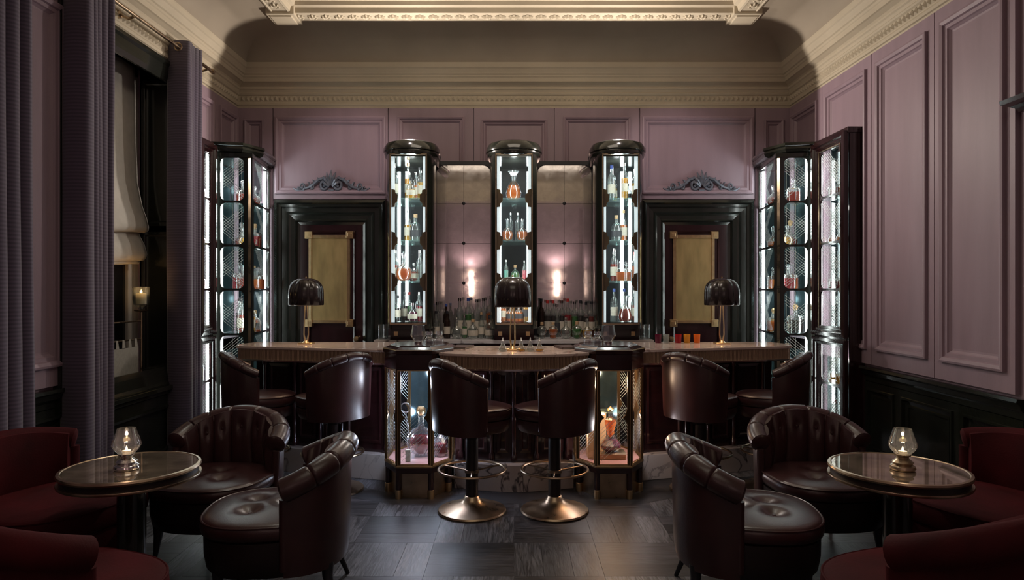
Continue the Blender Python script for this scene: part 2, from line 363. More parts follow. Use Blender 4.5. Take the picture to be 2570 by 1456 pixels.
# raised lavender panels
PAN = [(0, 0), (0, 0.012), (0.045, 0.012), (0.05, 0.03), (0.062, 0.04), (0.075, 0.036), (0.082, 0.022), (0.11, 0.022), (0.115, 0.012), (0.125, 0.004)]
PANS = [(0, 0), (0, 0.012), (0.03, 0.012), (0.034, 0.026), (0.042, 0.032), (0.052, 0.026), (0.058, 0.014), (0.075, 0.012), (0.08, 0.004)]
def panel(mp, wall, u0, u1, v0, v1, prof=PAN, mat='lav', mouldings=True, gap=0.004):
    m = MB(); g = gap
    m.frame(u0+g, u1-g, v0, v1, prof, mp)
    return m.build('wall_panel', M[mat], wall, smooth=False)
def stile(mp, wall, u0, u1, v0, v1, h=0.012, mat='lav', name='wall_stile'):
    return MB().add([(u0, v0, 0), (u1, v0, 0), (u1, v1, 0), (u0, v1, 0), (u0, v0, h), (u1, v0, h), (u1, v1, h), (u0, v1, h)],
        [(0, 3, 2, 1), (4, 5, 6, 7), (0, 1, 5, 4), (1, 2, 6, 5), (2, 3, 7, 6), (3, 0, 4, 7)], mp).build(name, M[mat], wall, smooth=False)
def board_panel(mp, wall, u0, u1, v0, v1, iu, iv0, iv1, prof=None):
    """one lavender board with a bolection frame: flat board around, moulding and recessed field"""
    g = 0.004; a, b = u0+g, u1-g
    m = MB()
    for (p, q, r, s) in ((a, a+iu, v0, v1), (b-iu, b, v0, v1), (a+iu, b-iu, v0, v0+iv0), (a+iu, b-iu, v1-iv1, v1)):
        m.add([(p, r, 0), (q, r, 0), (q, s, 0), (p, s, 0), (p, r, 0.03), (q, r, 0.03), (q, s, 0.03), (p, s, 0.03)],
              [(0, 3, 2, 1), (4, 5, 6, 7), (0, 1, 5, 4), (1, 2, 6, 5), (2, 3, 7, 6), (3, 0, 4, 7)], mp)
    P = prof or [(0, 0.03), (0.0, 0.052), (0.014, 0.056), (0.034, 0.048), (0.040, 0.034), (0.062, 0.032), (0.068, 0.022), (0.082, 0.010), (0.095, 0.008)]
    m.frame(a+iu, b-iu, v0+iv0, v1-iv1, P, mp)
    return m.build('wall_panel', M['lav'], wall, smooth=False)
# back wall boards
P_S = [(0, 0.03), (0.0, 0.046), (0.01, 0.05), (0.024, 0.042), (0.03, 0.03), (0.045, 0.026), (0.06, 0.008)]
for (a, b, z0, iu, i0, i1, P) in ((-2.9, -2.51, 2.35, 0.09, 0.05, 0.12, P_S), (-2.51, -1.31, 2.45, 0.02, 0.05, 0.09, None), (-1.31, -0.42, 2.4, 0.09, 0.05, 0.09, P_S),
        (-0.42, 0.42, 2.4, 0.07, 0.05, 0.12, P_S), (0.42, 1.31, 2.4, 0.09, 0.05, 0.09, P_S), (1.31, 2.51, 2.45, 0.02, 0.05, 0.09, None), (2.51, 2.9, 2.35, 0.09, 0.05, 0.12, P_S)):
    board_panel(mBack, wall_back, a, b, z0, 3.395, iu, i0, i1, P)
# right wall boards, above the dado
for (a, b) in ((6.24, 6.99), (5.37, 6.24), (4.57, 5.37), (3.83, 4.57), (1.6, 2.45), (0.7, 1.6)):
    board_panel(mRight, wall_right, a, b, 0.90, 3.395, 0.07, 0.12, 0.10)
# left wall boards
for (a, b) in ((6.44, 6.99), (5.93, 6.44), (3.55, 4.31), (2.5, 3.55), (1.4, 2.5), (0.3, 1.4)):
    board_panel(mLeft, wall_left, a, b, 0.90, 3.395, 0.06, 0.12, 0.10)
for (a, b) in ((-2.8, -1.3), (-0.55, 0.55), (1.3, 2.8)):
    board_panel(mFront, wall_front, a, b, 0.90, 3.395, 0.08, 0.12, 0.10)

# dado: cap rail, gloss panels and skirting
def dado(mp, wall, name, spans, rails, relief=()):
    m = MB()
    for (a, b) in rails:
        R = [(0.0, 0.88), (0.075, 0.885), (0.08, 0.865), (0.06, 0.85), (0.05, 0.82), (0.03, 0.80), (0.03, 0.765), (0.022, 0.76), (0.0, 0.76)]
        m.loft([[(a, z, h) for h, z in R], [(b, z, h) for h, z in R]], mp)
    struct(m.build(name, M['black'], smooth=False))
    for k, (a, b) in enumerate(spans):
        mt = 'hammer' if k in relief else 'black'
        m = MB(); m.frame(a, b, 0.12, 0.76, [(0, 0), (0, 0.03), (0.05, 0.03), (0.052, 0.045), (0.066, 0.045), (0.07, 0.02), (0.10, 0.014), (0.105, 0.024), (0.118, 0.024), (0.12, 0.016)], mp)
        m.build('dado_panel', M[mt], wall, smooth=False)
def skirt(mp, name, spans):
    m = MB()
    for a, b in spans:
        R = [(0.0, 0.0), (0.045, 0.0), (0.045, 0.09), (0.035, 0.10), (0.03, 0.12), (0.0, 0.12)]
        m.loft([[(a, z, h) for h, z in R], [(b, z, h) for h, z in R]], mp)
    struct(m.build(name, M['black'], smooth=False))
dado(mRight, wall_right, 'trim_1', [(5.0, 5.48), (4.32, 5.0), (3.77, 4.32)], [(3.76, 5.48)], relief=(2,))
skirt(mRight, 'baseboard_right', [(YF, 2.55), (3.76, 5.48)])
dado(mLeft, wall_left, 'trim_2', [(3.7, 4.34), (3.0, 3.7), (2.2, 3.0)], [(YF, 4.34)])
skirt(mLeft, 'baseboard_left', [(YF, 5.82)])
skirt(mFront, 'baseboard_front', [(-2.8, 2.8)])
skirt(mBack, 'baseboard_back', [(-2.5, 2.5)])

# cornice all round: (projection from the wall, height)
def ringsweep(prof, mat, name, x=XW, y0=YF, y1=YB):
    rings = [[(-x+p, y0+p, z), (x-p, y0+p, z), (x-p, y1-p, z), (-x+p, y1-p, z)] for p, z in prof]
    return MB().loft(rings, None, False, False).build(name, M[mat], smooth=False)
CP = [(0.0, 3.395), (0.02, 3.395), (0.022, 3.415), (0.035, 3.42), (0.038, 3.44), (0.03, 3.455), (0.032, 3.52), (0.045, 3.53), (0.05, 3.545), (0.042, 3.555), (0.05, 3.575), (0.06, 3.585),
      (0.062, 3.60), (0.055, 3.607), (0.066, 3.62), (0.10, 3.64), (0.115, 3.645), (0.118, 3.685), (0.125, 3.692), (0.128, 3.71), (0.14, 3.718), (0.146, 3.735), (0.16, 3.765), (0.17, 3.775), (0.175, 3.81), (0.175, 3.825), (0.165, 3.828)]
cornice = struct(ringsweep(CP, 'cream', 'trim_3'))
# small upright leaves along the lower band of the cornice
m = MB()
def leafrow(mp, a, b, n):
    for k in range(n):
        u = a+(b-a)*(k+0.5)/n; d = (b-a)/n*0.42
        m.add([(u-d, 3.465, 0.031), (u+d, 3.465, 0.031), (u+d*0.9, 3.50, 0.033), (u, 3.52, 0.034), (u-d*0.9, 3.50, 0.033), (u, 3.485, 0.05)], [(0, 1, 5), (1, 2, 5), (2, 3, 5), (3, 4, 5), (4, 0, 5)], mp)
leafrow(mRight, YF+0.05, YB-0.05, 150); leafrow(mLeft, YF+0.05, YB-0.05, 150); leafrow(mBack, -2.85, 2.85, 114)
m.build('leaf_frieze', M['cream'], cornice, smooth=False, kind='stuff')
# coved vault and flat ceiling with a coffer frame
CV = [(0.165, 3.828)]+[(0.165+0.50*(1-math.cos(a)), 3.828+0.25*math.sin(a)) for a in [PI/2*i/12 for i in range(1, 13)]]
cv = ringsweep(CV, 'vault', 'ceiling'); struct(cv)
cv.data.shade_smooth(); cv.data.set_sharp_from_angle(angle=math.radians(30))
IN = 0.665
m = MB(); m.box(-XW, XW, YF, YB, 4.24, 4.30); 
m.build('ceiling_field', M['cream'], cv, smooth=False)
FP2 = [(IN, 4.08), (IN, 4.05), (IN+0.02, 4.04), (IN+0.03, 4.048), (IN+0.16, 4.048), (IN+0.17, 4.04), (IN+0.19, 4.045), (IN+0.20, 4.09), (IN+0.23, 4.10), (IN+0.24, 4.135), (IN+0.27, 4.14), (IN+0.28, 4.18), (IN+0.34, 4.185), (IN+0.36, 4.24)]
coffer = struct(ringsweep(FP2, 'cream', 'trim_4'))
for sx in (-1, 1):
    x = sx*(XW-IN-0.095); y = YB-IN-0.095
    m = MB(); m.box(x-0.13, x+0.13, y-0.13, y+0.13, 4.02, 4.10).box(x-0.10, x+0.10, y-0.10, y+0.10, 4.005, 4.03)
    cb = m.build('corner_block', M['cream'], coffer, smooth=False, bevel=0.006)
# rosettes under the coffer frame
def rosette():
    m = MB(); vs = [(0, 0, -0.022)]; n = 16
    for r, z in ((0.014, -0.018), (0.02, -0.006), (0.034, -0.016), (0.045, 0.0)):
        vs += [(r*(1+(0.18 if r > 0.03 else 0)*math.cos(k*PI))*math.cos(2*PI*k/n), r*(1+(0.18 if r > 0.03 else 0)*math.cos(k*PI))*math.sin(2*PI*k/n), z) for k in range(n)]
    fs = [(0, 1+k, 1+(k+1) % n) for k in range(n)]
    for j in range(3): fs += [(1+j*n+k, 1+j*n+(k+1) % n, 1+(j+1)*n+(k+1) % n, 1+(j+1)*n+k) for k in range(n)]
    m.add(vs, fs); return m
ro = rosette().build('rosette', M['cream'], coffer); n = 33; f = True
yy = YB-IN-0.095
for k in range(n):
    o = ro if f else ro.copy()
    if not f: COL.objects.link(o)
    f = False; o.parent = coffer; o.location = (-2.0+4.0*k/(n-1), yy, 4.046)
for sx in (-1, 1):
    for k in range(12):
        o = ro.copy(); COL.objects.link(o); o.location = (sx*(XW-IN-0.095), yy-0.25-0.125*k, 4.046)

# window recess, window and blind -------------------------------------------------
m = MB()
XR = -3.22
m.box(XR, -XW+0.02, WY1, WY1+0.012, WZ0, WZ1)
m.frame(XR+0.02, -XW-0.02, 0.80, 2.0, [(0, 0), (0, 0.012), (0.03, 0.012), (0.04, 0.003)], lambda p: (p[0], WY1-p[2], p[1]))
m.frame(XR+0.02, -XW-0.02, 2.05, 3.3, [(0, 0), (0, 0.012), (0.03, 0.012), (0.04, 0.003)], lambda p: (p[0], WY1-p[2], p[1]))
m.box(XR, -XW+0.02, WY0-0.012, WY0, WZ0, WZ1).box(XR, -XW, WY0, WY1, WZ1-0.012, WZ1)
struct(m.build('trim_5', M['black'], smooth=False))
m = MB()   # architrave around the recess opening on the room side
m.frame(WY0-0.17, WY1+0.17, WZ0-0.02, 3.395, [(0, 0.0), (0, 0.05), (0.03, 0.055), (0.05, 0.04), (0.10, 0.035), (0.13, 0.03), (0.17, 0.02), (0.17, 0)], mLeft, fill=False)
struct(m.build('trim_6', M['black'], smooth=False))
m = MB(); m.box(XR-0.02, -XW+0.09, WY0-0.05, WY1+0.08, WZ0-0.035, WZ0).box(XR, -XW+0.06, WY0-0.03, WY1+0.06, WZ0-0.07, WZ0-0.035)
sill = struct(m.build('trim_7', M['black'], smooth=False, bevel=0.004))
m = MB(); m.frame(WY0, WY1, 0.10, WZ0-0.08, [(0, 0), (0, 0.035), (0.08, 0.035), (0.09, 0.05), (0.11, 0.045), (0.12, 0.015)], mLeft); m.build('dado_panel', M['black'], wall_left, smooth=False)
window = thing('window_1', 'x', 'window'); del window['label']; del window['category']; struct(window)
m = MB(); XG = XR-0.01
m.box(XG-0.05, XG, WY0, WY0+0.09, WZ0, WZ1).box(XG-0.05, XG, WY1-0.16, WY1, WZ0, WZ1).box(XG-0.05, XG, WY0, WY1, WZ0, WZ0+0.09).box(XG-0.05, XG, WY0, WY1, WZ1-0.08, WZ1)
m.box(XG-0.04, XG+0.005, WY0, WY1, 1.98, 2.05).box(XG-0.04, XG, 5.04, 5.07, WZ0, WZ1)
m.build('window_frame', M['white'], window, smooth=False, bevel=0.004)
for (a, b) in ((WY0+0.09, 5.04), (5.07, WY1-0.16)):
    for (c, d) in ((WZ0+0.09, 1.98), (2.05, WZ1-0.08)):
        MB().box(XG-0.03, XG-0.022, a, b, c, d).build('window_pane', M['night'], window, smooth=False)
# roman blind
bz = [3.37, 3.30, 3.0, 2.7, 2.4, 2.2, 2.1, 2.03, 2.0, 1.985, 2.0, 1.99, 1.95, 1.88, 1.80, 1.765, 1.75, 1.765, 1.755, 1.735, 1.72]
bxo = [0.0, 0.0, 0.005, 0.01, 0.02, 0.05, 0.075, 0.085, 0.08, 0.055, 0.03, 0.02, 0.03, 0.055, 0.07, 0.06, 0.045, 0.03, 0.02, 0.03, 0.02]
nY = 26; rings = []
for z, xo in zip(bz, bxo):
    row = []
    for k in range(nY+1):
        t = k/nY; y = WY0+0.02+(WY1-0.14-WY0-0.02)*t
        sag = 0.035*math.sin(PI*t)**2 if z < 2.1 else 0
        row.append((XR+0.035+xo*(1+0.25*math.sin(9*t+z*3))+0.004*math.sin(25*t), y+(0.03*(xo/0.08) if t > 0.9 else 0), z-sag))
    rings.append(row)
m = MB(); m.loft(rings, None, False, False, wrap=False)
bl = m.build('roman_blind', M['blind'], ang=80)
so = bl.modifiers.new('thick', 'SOLIDIFY'); so.thickness = 0.006
tag(bl, 'pale linen roman blind gathered in soft folds, half down in the left window', 'blind')

# curtains and their rod ----------------------------------------------------------
rod = thing('curtain_rod', 'long brass curtain rod on brackets above the left window', 'curtain rod')
MB().tube([(-2.76, 3.9, 3.50), (-2.76, 6.10, 3.50)], 0.014, 10).build('rod', M['brassold'], rod)
for y in (3.9, 6.12):
    MB().tube([(-2.76, y-0.015, 3.50), (-2.76, y+0.02, 3.50)], [0.022, 0.022], 12).build('finial', M['brassold'], rod)
for y in (4.86, 6.02, 4.0):
    m = MB(); m.tube([(-2.76, y, 3.485), (-2.80, y, 3.47), (-2.86, y, 3.50)], 0.011, 8); m.lathe([(0.03, 0), (0.03, 0.012), (0, 0.014)], 14, Matrix.Translation((-2.868, y, 3.50)) @ Matrix.Rotation(PI/2, 4, 'Y'))
    m.build('bracket', M['brassold'], rod)
def curtain(y0, y1, npl, label, amp=0.042, ztop=3.56, grp='plum curtains on the left wall'):
    """a broad leading fold turned to the room, then narrow pleats along the wall"""
    rings = []
    zs = [ztop, 3.2, 2.8, 2.4, 2.0, 1.6, 1.2, 0.8, 0.4, 0.02]
    for z in zs:
        t = (ztop-z)/ztop; row = []
        for k in range(13):
            u = k/12; row.append((-2.875+0.185*u+0.01*t*math.sin(z*2), y0-0.03*math.sin(PI*u*0.9)-0.02*t+0.012*(1-u), z))
        n = npl*14
        for k in range(1, n+1):
            s_ = k/n; ph = s_*npl*2*PI
            x = -2.695-amp+amp*math.cos(ph)*(1+0.3*math.sin(5*s_+z*0.6)) + 0.012*t*math.sin(4*s_+2.0)
            y = y0+0.02+(y1-y0)*s_*(1+0.10*t)+0.018*math.sin(ph)+0.010*t*math.sin(z*2.2+s_*6)
            row.append((x, y, z))
        rings.append(row)
    m = MB(); m.loft(rings, None, False, False, wrap=False)
    o = m.build('curtain', M['curtain'], ang=180)
    so = o.modifiers.new('thick', 'SOLIDIFY'); so.thickness = 0.006
    tag(o, label, 'curtain', grp)
    return o
c1 = curtain(3.05, 3.70, 7, 'plum ribbed curtain at the left edge of the photo, beyond the pink panel')
c2 = curtain(4.24, 4.48, 4, 'plum ribbed curtain left of the window, behind the left table')
c3 = curtain(5.55, 5.74, 4, 'plum ribbed curtain right of the window, next to the lit corner cabinet')
for (c, y) in ((c3, 5.50), (c3, 5.62), (c2, 4.19)):
    pts = [(-2.76+0.030*math.cos(a), y, 3.50+0.030*math.sin(a)) for a in [2*PI*k/18 for k in range(18)]]
    MB().tube(pts, 0.006, 6, closed=True).build('eyelet', M['brassold'], c)

# newspaper stand on the sill
st = thing('newspaper_stand', 'thin brass newspaper rail stand on the window sill', 'stand', (-3.03, 5.44, WZ0))
MB().tube([(0, 0, 0.01), (0, 0, 0.60)], 0.010, 10).build('post', M['brassold'], st)
MB().tube([(0, -0.85, 0.01), (0, -0.85, 0.60)], 0.010, 10).build('post', M['brassold'], st)
for z in (0.385, 0.53): MB().tube([(0, 0, z), (0, -0.85, z)], 0.006, 8).build('rail', M['brassold'], st)
MB().lathe([(0.05, 0), (0.05, 0.008), (0.015, 0.014), (0.01, 0.02)], 20).build('base', M['brassold'], st)
MB().lathe([(0.012, 0.60), (0.05, 0.61), (0.055, 0.618), (0, 0.618)], 20).build('cup', M['brassold'], st)
hc = thing('hurricane_candle', 'lit pillar candle in a glass hurricane on the brass newspaper stand', 'candle', (-3.03, 5.44, WZ0+0.62))
MB().lathe([(0, 0.0), (0.02, 0.005), (0.02, 0.02), (0.055, 0.04), (0.062, 0.08), (0.062, 0.17), (0.066, 0.185), (0.063, 0.186), (0.058, 0.17), (0.058, 0.08), (0.05, 0.05), (0, 0.035)], 24).build('hurricane_glass', M['clear'], hc)
MB().lathe([(0, 0.042), (0.04, 0.045), (0.04, 0.13), (0.036, 0.135), (0, 0.128)], 20).build('candle', M['wax'], hc)
MB().lathe([(0, 0.128), (0.006, 0.138), (0.004, 0.152), (0, 0.165)], 8).build('flame', M['flame'], hc)
lamp('candle_glow', 'POINT', (-3.03, 5.44, WZ0+0.62+0.16), 0.5, (1.0, 0.55, 0.22), shadow_soft_size=0.01)
np_ = thing('newspaper', 'folded broadsheet hanging by cut loops from the brass window stand', 'newspaper', (-3.03, 5.44, WZ0))
MB().loft([[(0.012+0.02*math.sin(5*t), -0.06-0.60*t, z) for t in [k/10 for k in range(11)]] for z in (0.33, 0.2, 0.06)], None, False, False, wrap=False).build('page', M['paper'], np_)
for k in range(7):
    y = -0.09-0.085*k
    MB().add([(0.012, y-0.022, 0.33), (0.012, y+0.022, 0.33), (0.008, y+0.012, 0.392), (0.008, y-0.012, 0.392), (-0.01, y+0.012, 0.392), (-0.01, y-0.012, 0.392)], [(0, 1, 2, 3), (3, 2, 4, 5)]).build('loop', M['paper'], np_)

# dark mahogany fitting on the right wall, nearest the camera
ov = thing('mahogany_bookcase', 'tall dark mahogany bookcase with a moulded top at the right edge', 'bookcase', (0.055, 0, 0))
MB().box(2.80, 2.84, 2.6, 3.74, 0.0, 2.50).build('body', M['mahog'], ov, smooth=False)
m = MB(); Cn = [(0, 2.50), (0.02, 2.50), (0.03, 2.52), (0.05, 2.535), (0.08, 2.55), (0.085, 2.575), (0.06, 2.585), (0, 2.59)]
m.loft([[(2.80-p, 2.6-p*0, z) for p, z in Cn], [(2.80-p, 3.74+p, z) for p, z in Cn]]); m.loft([[(2.80-p, 3.74+p, z) for p, z in Cn], [(2.84, 3.74+p, z) for p, z in Cn]]); m.box(2.80, 2.84, 2.6, 3.74, 2.50, 2.59)
m.build('top_moulding', M['mahog'], ov, smooth=False)
MB().frame(2.7, 3.66, 0.2, 2.4, [(0, 0), (0, 0.02), (0.05, 0.025), (0.07, 0.01)], lambda p: (2.80-p[2], p[0], p[1])).build('door', M['mahog'], ov, smooth=False)

# wall sconces behind the camera (seen in the antique mirrors)
for sx in (-1, 1):
    s = thing('wall_sconce', 'tall glowing wall sconce mirrored in the %s antique mirror, on the wall behind the camera' % ('left' if sx < 0 else 'right'), 'lamp', (sx*0.92, YF, 1.64), 0, 'wall sconces behind the camera')
    MB().box(-0.05, 0.05, 0, 0.02, -0.30, 0.30).build('back_plate', M['brass'], s, bevel=0.004)
    MB().prism(rr(0.045, 0.03, 0.028, cy=0.052), -0.26, 0.26).build('shade', M['sconce'], s)

# doors ---------------------------------------------------------------------------
def door(n, sx):
    cx = sx*1.90
    mp = lambda p: (cx+p[0]*1, YB-p[2], p[1])
    m = MB()
    CA = [(0, 0), (0, 0.10), (0.03, 0.11), (0.045, 0.09), (0.07, 0.085), (0.075, 0.07), (0.12, 0.065), (0.13, 0.075), (0.145, 0.06), (0.16, 0.055), (0.20, 0.05), (0.21, 0.06), (0.225, 0.03), (0.25, 0.02)]
    m.frame(-0.575, 0.575, -0.3, 2.43, CA, mp, fill=False)
    struct(m.build('trim_%d' % (8+n), M['black'], smooth=False))
    d = thing('door_%d' % n, 'x', 'door'); del d['label']; del d['category']; struct(d); d.location = (cx, YB, 0)
    q = lambda p: (p[0], -p[2], p[1])
    m = MB(); m.frame(-0.33, 0.33, 0.02, 2.20, [(0, 0), (0, 0.02), (0.08, 0.02), (0.09, 0.035), (0.105, 0.03), (0.11, 0.016)], q)
    m.build('leaf', M['mahog'], d, smooth=False)
    MB().box(-0.31, 0.31, -0.03, -0.018, 0.3, 0.85).build('lower_panel', M['mahog'], d, smooth=False)
    g = thing('x', '', ''); bpy.data.objects.remove(g)
    # brass framed golden glass
    ox = (-0.02 if sx < 0 else -0.03)
    m = MB(); x0, x1, z0, z1 = -0.215+ox, 0.215+ox, 1.155, 2.07
    m.frame(x0, x1, z0, z1, [(0, 0.015), (0, 0.045), (0.028, 0.045), (0.03, 0.03)], q, fill=False)
    fr = m.build('mirror_frame', M['brass'], d, smooth=False)
    MB().box(x0+0.02, x1-0.02, -0.034, -0.028, z0+0.02, z1-0.02).build('golden_mirror', M['goldmirror'], d, smooth=False)
    for a in (x0, x1):
        for b in (z0, z1):
            mm = MB(); mm.box(a-0.037, a+0.037, -0.06, -0.02, b-0.037, b+0.037); mm.box(a-0.02, a+0.02, -0.066, -0.06, b-0.02, b+0.02)
            mm.build('corner_block', M['brass'], d, smooth=False, bevel=0.003)
    MB().lathe([(0.012, 0), (0.012, 0.03), (0.026, 0.045), (0.03, 0.06), (0.02, 0.075), (0, 0.078)], 18, Matrix.Translation((0.27*(-sx), -0.02, 0.99)) @ Matrix.Rotation(PI/2, 4, 'X')).build('door_knob', M['brass'], d)
    return d
door(1, -1); door(2, 1)

# carved scroll ornaments over the doors
def ornament(cx, label):
    o = thing('carved_ornament', label, 'ornament', (cx, YB-0.022, 2.535), 0, 'carved scroll ornaments over the doors')
    def spiral(c, r0, r1, a0, turns, n=26): return [(c[0]+(r0+(r1-r0)*k/n)*math.cos(a0+turns*2*PI*k/n), -0.015, c[1]+(r0+(r1-r0)*k/n)*math.sin(a0+turns*2*PI*k/n)) for k in range(n+1)]
    for s in (-1, 1):
        m = MB(); mm = Matrix.Diagonal((s, 1, 1, 1))
        m.tube(spiral((0.075, 0.045), 0.052, 0.008, PI/2, 1.6), [0.014]*20+[0.012]*7, 6, mm)
        m.tube([(0.075, -0.015, 0.098), (0.13, -0.015, 0.085), (0.17, -0.015, 0.055), (0.22, -0.012, 0.028), (0.29, -0.01, 0.012), (0.36, -0.008, 0.02)], [0.013, 0.016, 0.015, 0.013, 0.010, 0.004], 6, mm)
        m.tube(spiral((0.30, 0.030), 0.034, 0.006, -PI/2, -1.3, 20), 0.008, 6, mm)
        m.tube(spiral((0.20, 0.025), 0.026, 0.004, 0, 1.3, 18), 0.008, 6, mm)
        m.tube([(0.30, -0.01, 0.0), (0.35, -0.01, -0.002), (0.40, -0.01, 0.022)], [0.008, 0.013, 0.003], 6, mm)
        for k in range(5):
            x = 0.12+0.05*k; z = 0.10-0.018*k
            m.tube([(x, -0.01, z-0.03), (x+0.012, -0.018, z-0.005), (x+0.03, -0.01, z+0.006)], [0.009, 0.010, 0.002], 5, mm)
        m.build('scroll', M['pewter'], o)
    m = MB()
    for k in range(-3, 4):
        a = PI/2-k*0.36; L = 0.145-0.010*abs(k)
        m.tube([(0.02*math.cos(a), -0.02, 0.02+0.02*math.sin(a)), (L*0.6*math.cos(a), -0.03, 0.02+L*0.6*math.sin(a)), (L*math.cos(a), -0.012, 0.02+L*math.sin(a))], [0.010, 0.017, 0.004], 6)
    m.tube([(-0.03, -0.012, 0.0), (0.03, -0.012, 0.0)], 0.012, 6)
    m.build('palmette', M['pewter'], o); o.scale = (1.0, 1.5, 1.3)
ornament(-1.90, 'pewter grey carved scroll ornament above the left door')
ornament(1.95, 'pewter grey carved scroll ornament above the right door')
# ================================================================ the bar
ZT = 1.047      # counter top height
def offs(path, d):
    P = [Vector((x, y, 0)) for x, y in path]; out = []
    for i, p in enumerate(P):
        a = P[max(0, i-1)]; b = P[min(len(P)-1, i+1)]; t = (b-a).normalized()
        out.append((p.x+t.y*d, p.y-t.x*d))
    return out
def smoothp(pts, n=4):
    P = [Vector((x, y)) for x, y in pts]; out = []
    for i in range(len(P)-1):
        p0, p1, p2, p3 = P[max(0, i-1)], P[i], P[i+1], P[min(len(P)-1, i+2)]
        for k in range(n):
            t = k/n; out.append(tuple(0.5*((2*p1)+(-p0+p2)*t+(2*p0-5*p1+4*p2-p3)*t*t+(-p0+3*p1-3*p2+p3)*t**3)))
    out.append(tuple(P[-1])); return out
def counter(name, front, back, label, feet, base_front, base_back, plinth_front, seams):
    t = thing(name, label, 'bar counter', (0, 0, 0))
    MB().prism(offs(front, 0.003)+back, 0.928, 0.941).build('lower_trim', M['steel'], t, smooth=False)
    MB().prism(front+back, ZT-0.022, ZT).build('marble_top', M['counter'], t, ang=30, bevel=0.004)
    # fluted brass band following the front edge
    L = [0]
    for a, b in zip(front, front[1:]): L.append(L[-1]+math.hypot(b[0]-a[0], b[1]-a[1]))
    n = int(L[-1]/0.0115)*4; inn = offs(front, -0.016); rows = [[], []]
    j = 0
    for k in range(n+1):
        s = L[-1]*k/n
        while j < len(L)-2 and s > L[j+1]: j += 1
        u = (s-L[j])/max(1e-6, L[j+1]-L[j]); q = 0.0035*abs(math.sin(PI*k/4))
        p = [inn[j][i]*(1-u)+inn[j+1][i]*u for i in (0, 1)]; a, b = front[j], front[j+1]
        tx, ty = b[0]-a[0], b[1]-a[1]; l = math.hypot(tx, ty)
        for r, z in ((0, 0.940), (1, ZT-0.022)): rows[r].append((p[0]+ty/l*q, p[1]-tx/l*q, z))
    MB().loft(rows, None, False, False, wrap=False).build('fluted_band', M['band'], t, ang=60, kind='stuff')
    MB().prism(offs(front, -0.03)+[(x, y) for x, y in back], 0.935, ZT-0.02).build('apron_core', M['mahog'], t, smooth=False)
    MB().prism(base_front+base_back, 0.20, 0.935).build('bar_front', M['mahog'], t, ang=30)
    # turned gloss mouldings up the bar front
    for s in seams:
        i = min(range(len(base_front)), key=lambda i: abs(base_front[i][0]-s)); x, y = offs(base_front, 0.012)[i]
        MB().lathe([(0, 0.205), (0.022, 0.205), (0.022, 0.26), (0.014, 0.27), (0.014, 0.5), (0.018, 0.52), (0.014, 0.54), (0.014, 0.86), (0.022, 0.87), (0.022, 0.93), (0, 0.93)], 12, Matrix.Translation((x, y, 0))).build('turned_post', M['mahog'], t)
    bf = [p for p in base_front]
    for a, b in zip(seams, seams[1:]):
        ia = min(range(len(bf)), key=lambda i: abs(bf[i][0]-a)); ib = min(range(len(bf)), key=lambda i: abs(bf[i][0]-b))
        A, B = Vector((*bf[ia], 0)), Vector((*bf[ib], 0)); d = (B-A); l = d.length; d.normalize(); nrm = Vector((d.y, -d.x, 0))
        if l < 0.12: continue
        MB().frame(0.04, l-0.04, 0.27, 0.88, [(0, 0), (0, 0.014), (0.02, 0.016), (0.03, 0.006)], lambda p: tuple(A+d*p[0]+nrm*p[2]+Vector((0, 0, p[1])))).build('front_panel', M['mahog'], t, smooth=False)
    MB().prism(plinth_front+base_back, 0.0, 0.20).build('marble_plinth', M['marble'], t, ang=30, bevel=0.003)
    return t
cf = smoothp([(-0.545, 4.835), (-0.30, 4.745), (0, 4.70), (0.30, 4.745), (0.545, 4.835)], 5)
counter('centre_bar_counter', cf, [(0.470, 5.00), (0.470, 5.42), (-0.470, 5.42), (-0.470, 5.00)], 'curved centre bar counter with rosy marble top and fluted brass edge', None,
        smoothp([(-0.45, 5.14), (0, 5.06), (0.45, 5.14)], 6), [(0.45, 5.38), (-0.45, 5.38)], smoothp([(-0.45, 5.06), (0, 4.955), (0.45, 5.06)], 6), [-0.40, -0.14, 0.0, 0.14, 0.40])
for sx, nm in ((-1, 'left'), (1, 'right')):
    f0 = smoothp([(-2.30, 5.62), (-2.27, 5.48), (-2.18, 5.415), (-1.6, 5.25), (-1.2, 5.15), (-0.956, 5.09)], 4)
    b0 = [(-0.956, 5.84), (-2.24, 5.84)]
    bf = smoothp([(-2.2, 5.72), (-1.7, 5.56), (-1.3, 5.42), (-0.96, 5.34)], 4); bb = [(-0.96, 5.82), (-2.2, 5.82)]
    pf = smoothp([(-2.25, 5.68), (-1.7, 5.46), (-1.25, 5.33), (-0.96, 5.25)], 4)
    fl = lambda P: P if sx < 0 else [(-x, y) for x, y in P][::-1]
    if sx < 0: counter('side_bar_counter', f0, b0, 'left wing of the bar counter with rosy marble top and fluted edge', None, bf, bb, pf, [-2.1, -1.85, -1.6, -1.35, -1.05])
    else: counter('side_bar_counter', fl(f0), fl(b0), 'right wing of the bar counter with rosy marble top and fluted edge', None, fl(bf), fl(bb), fl(pf), [1.05, 1.35, 1.6, 1.85, 2.1])
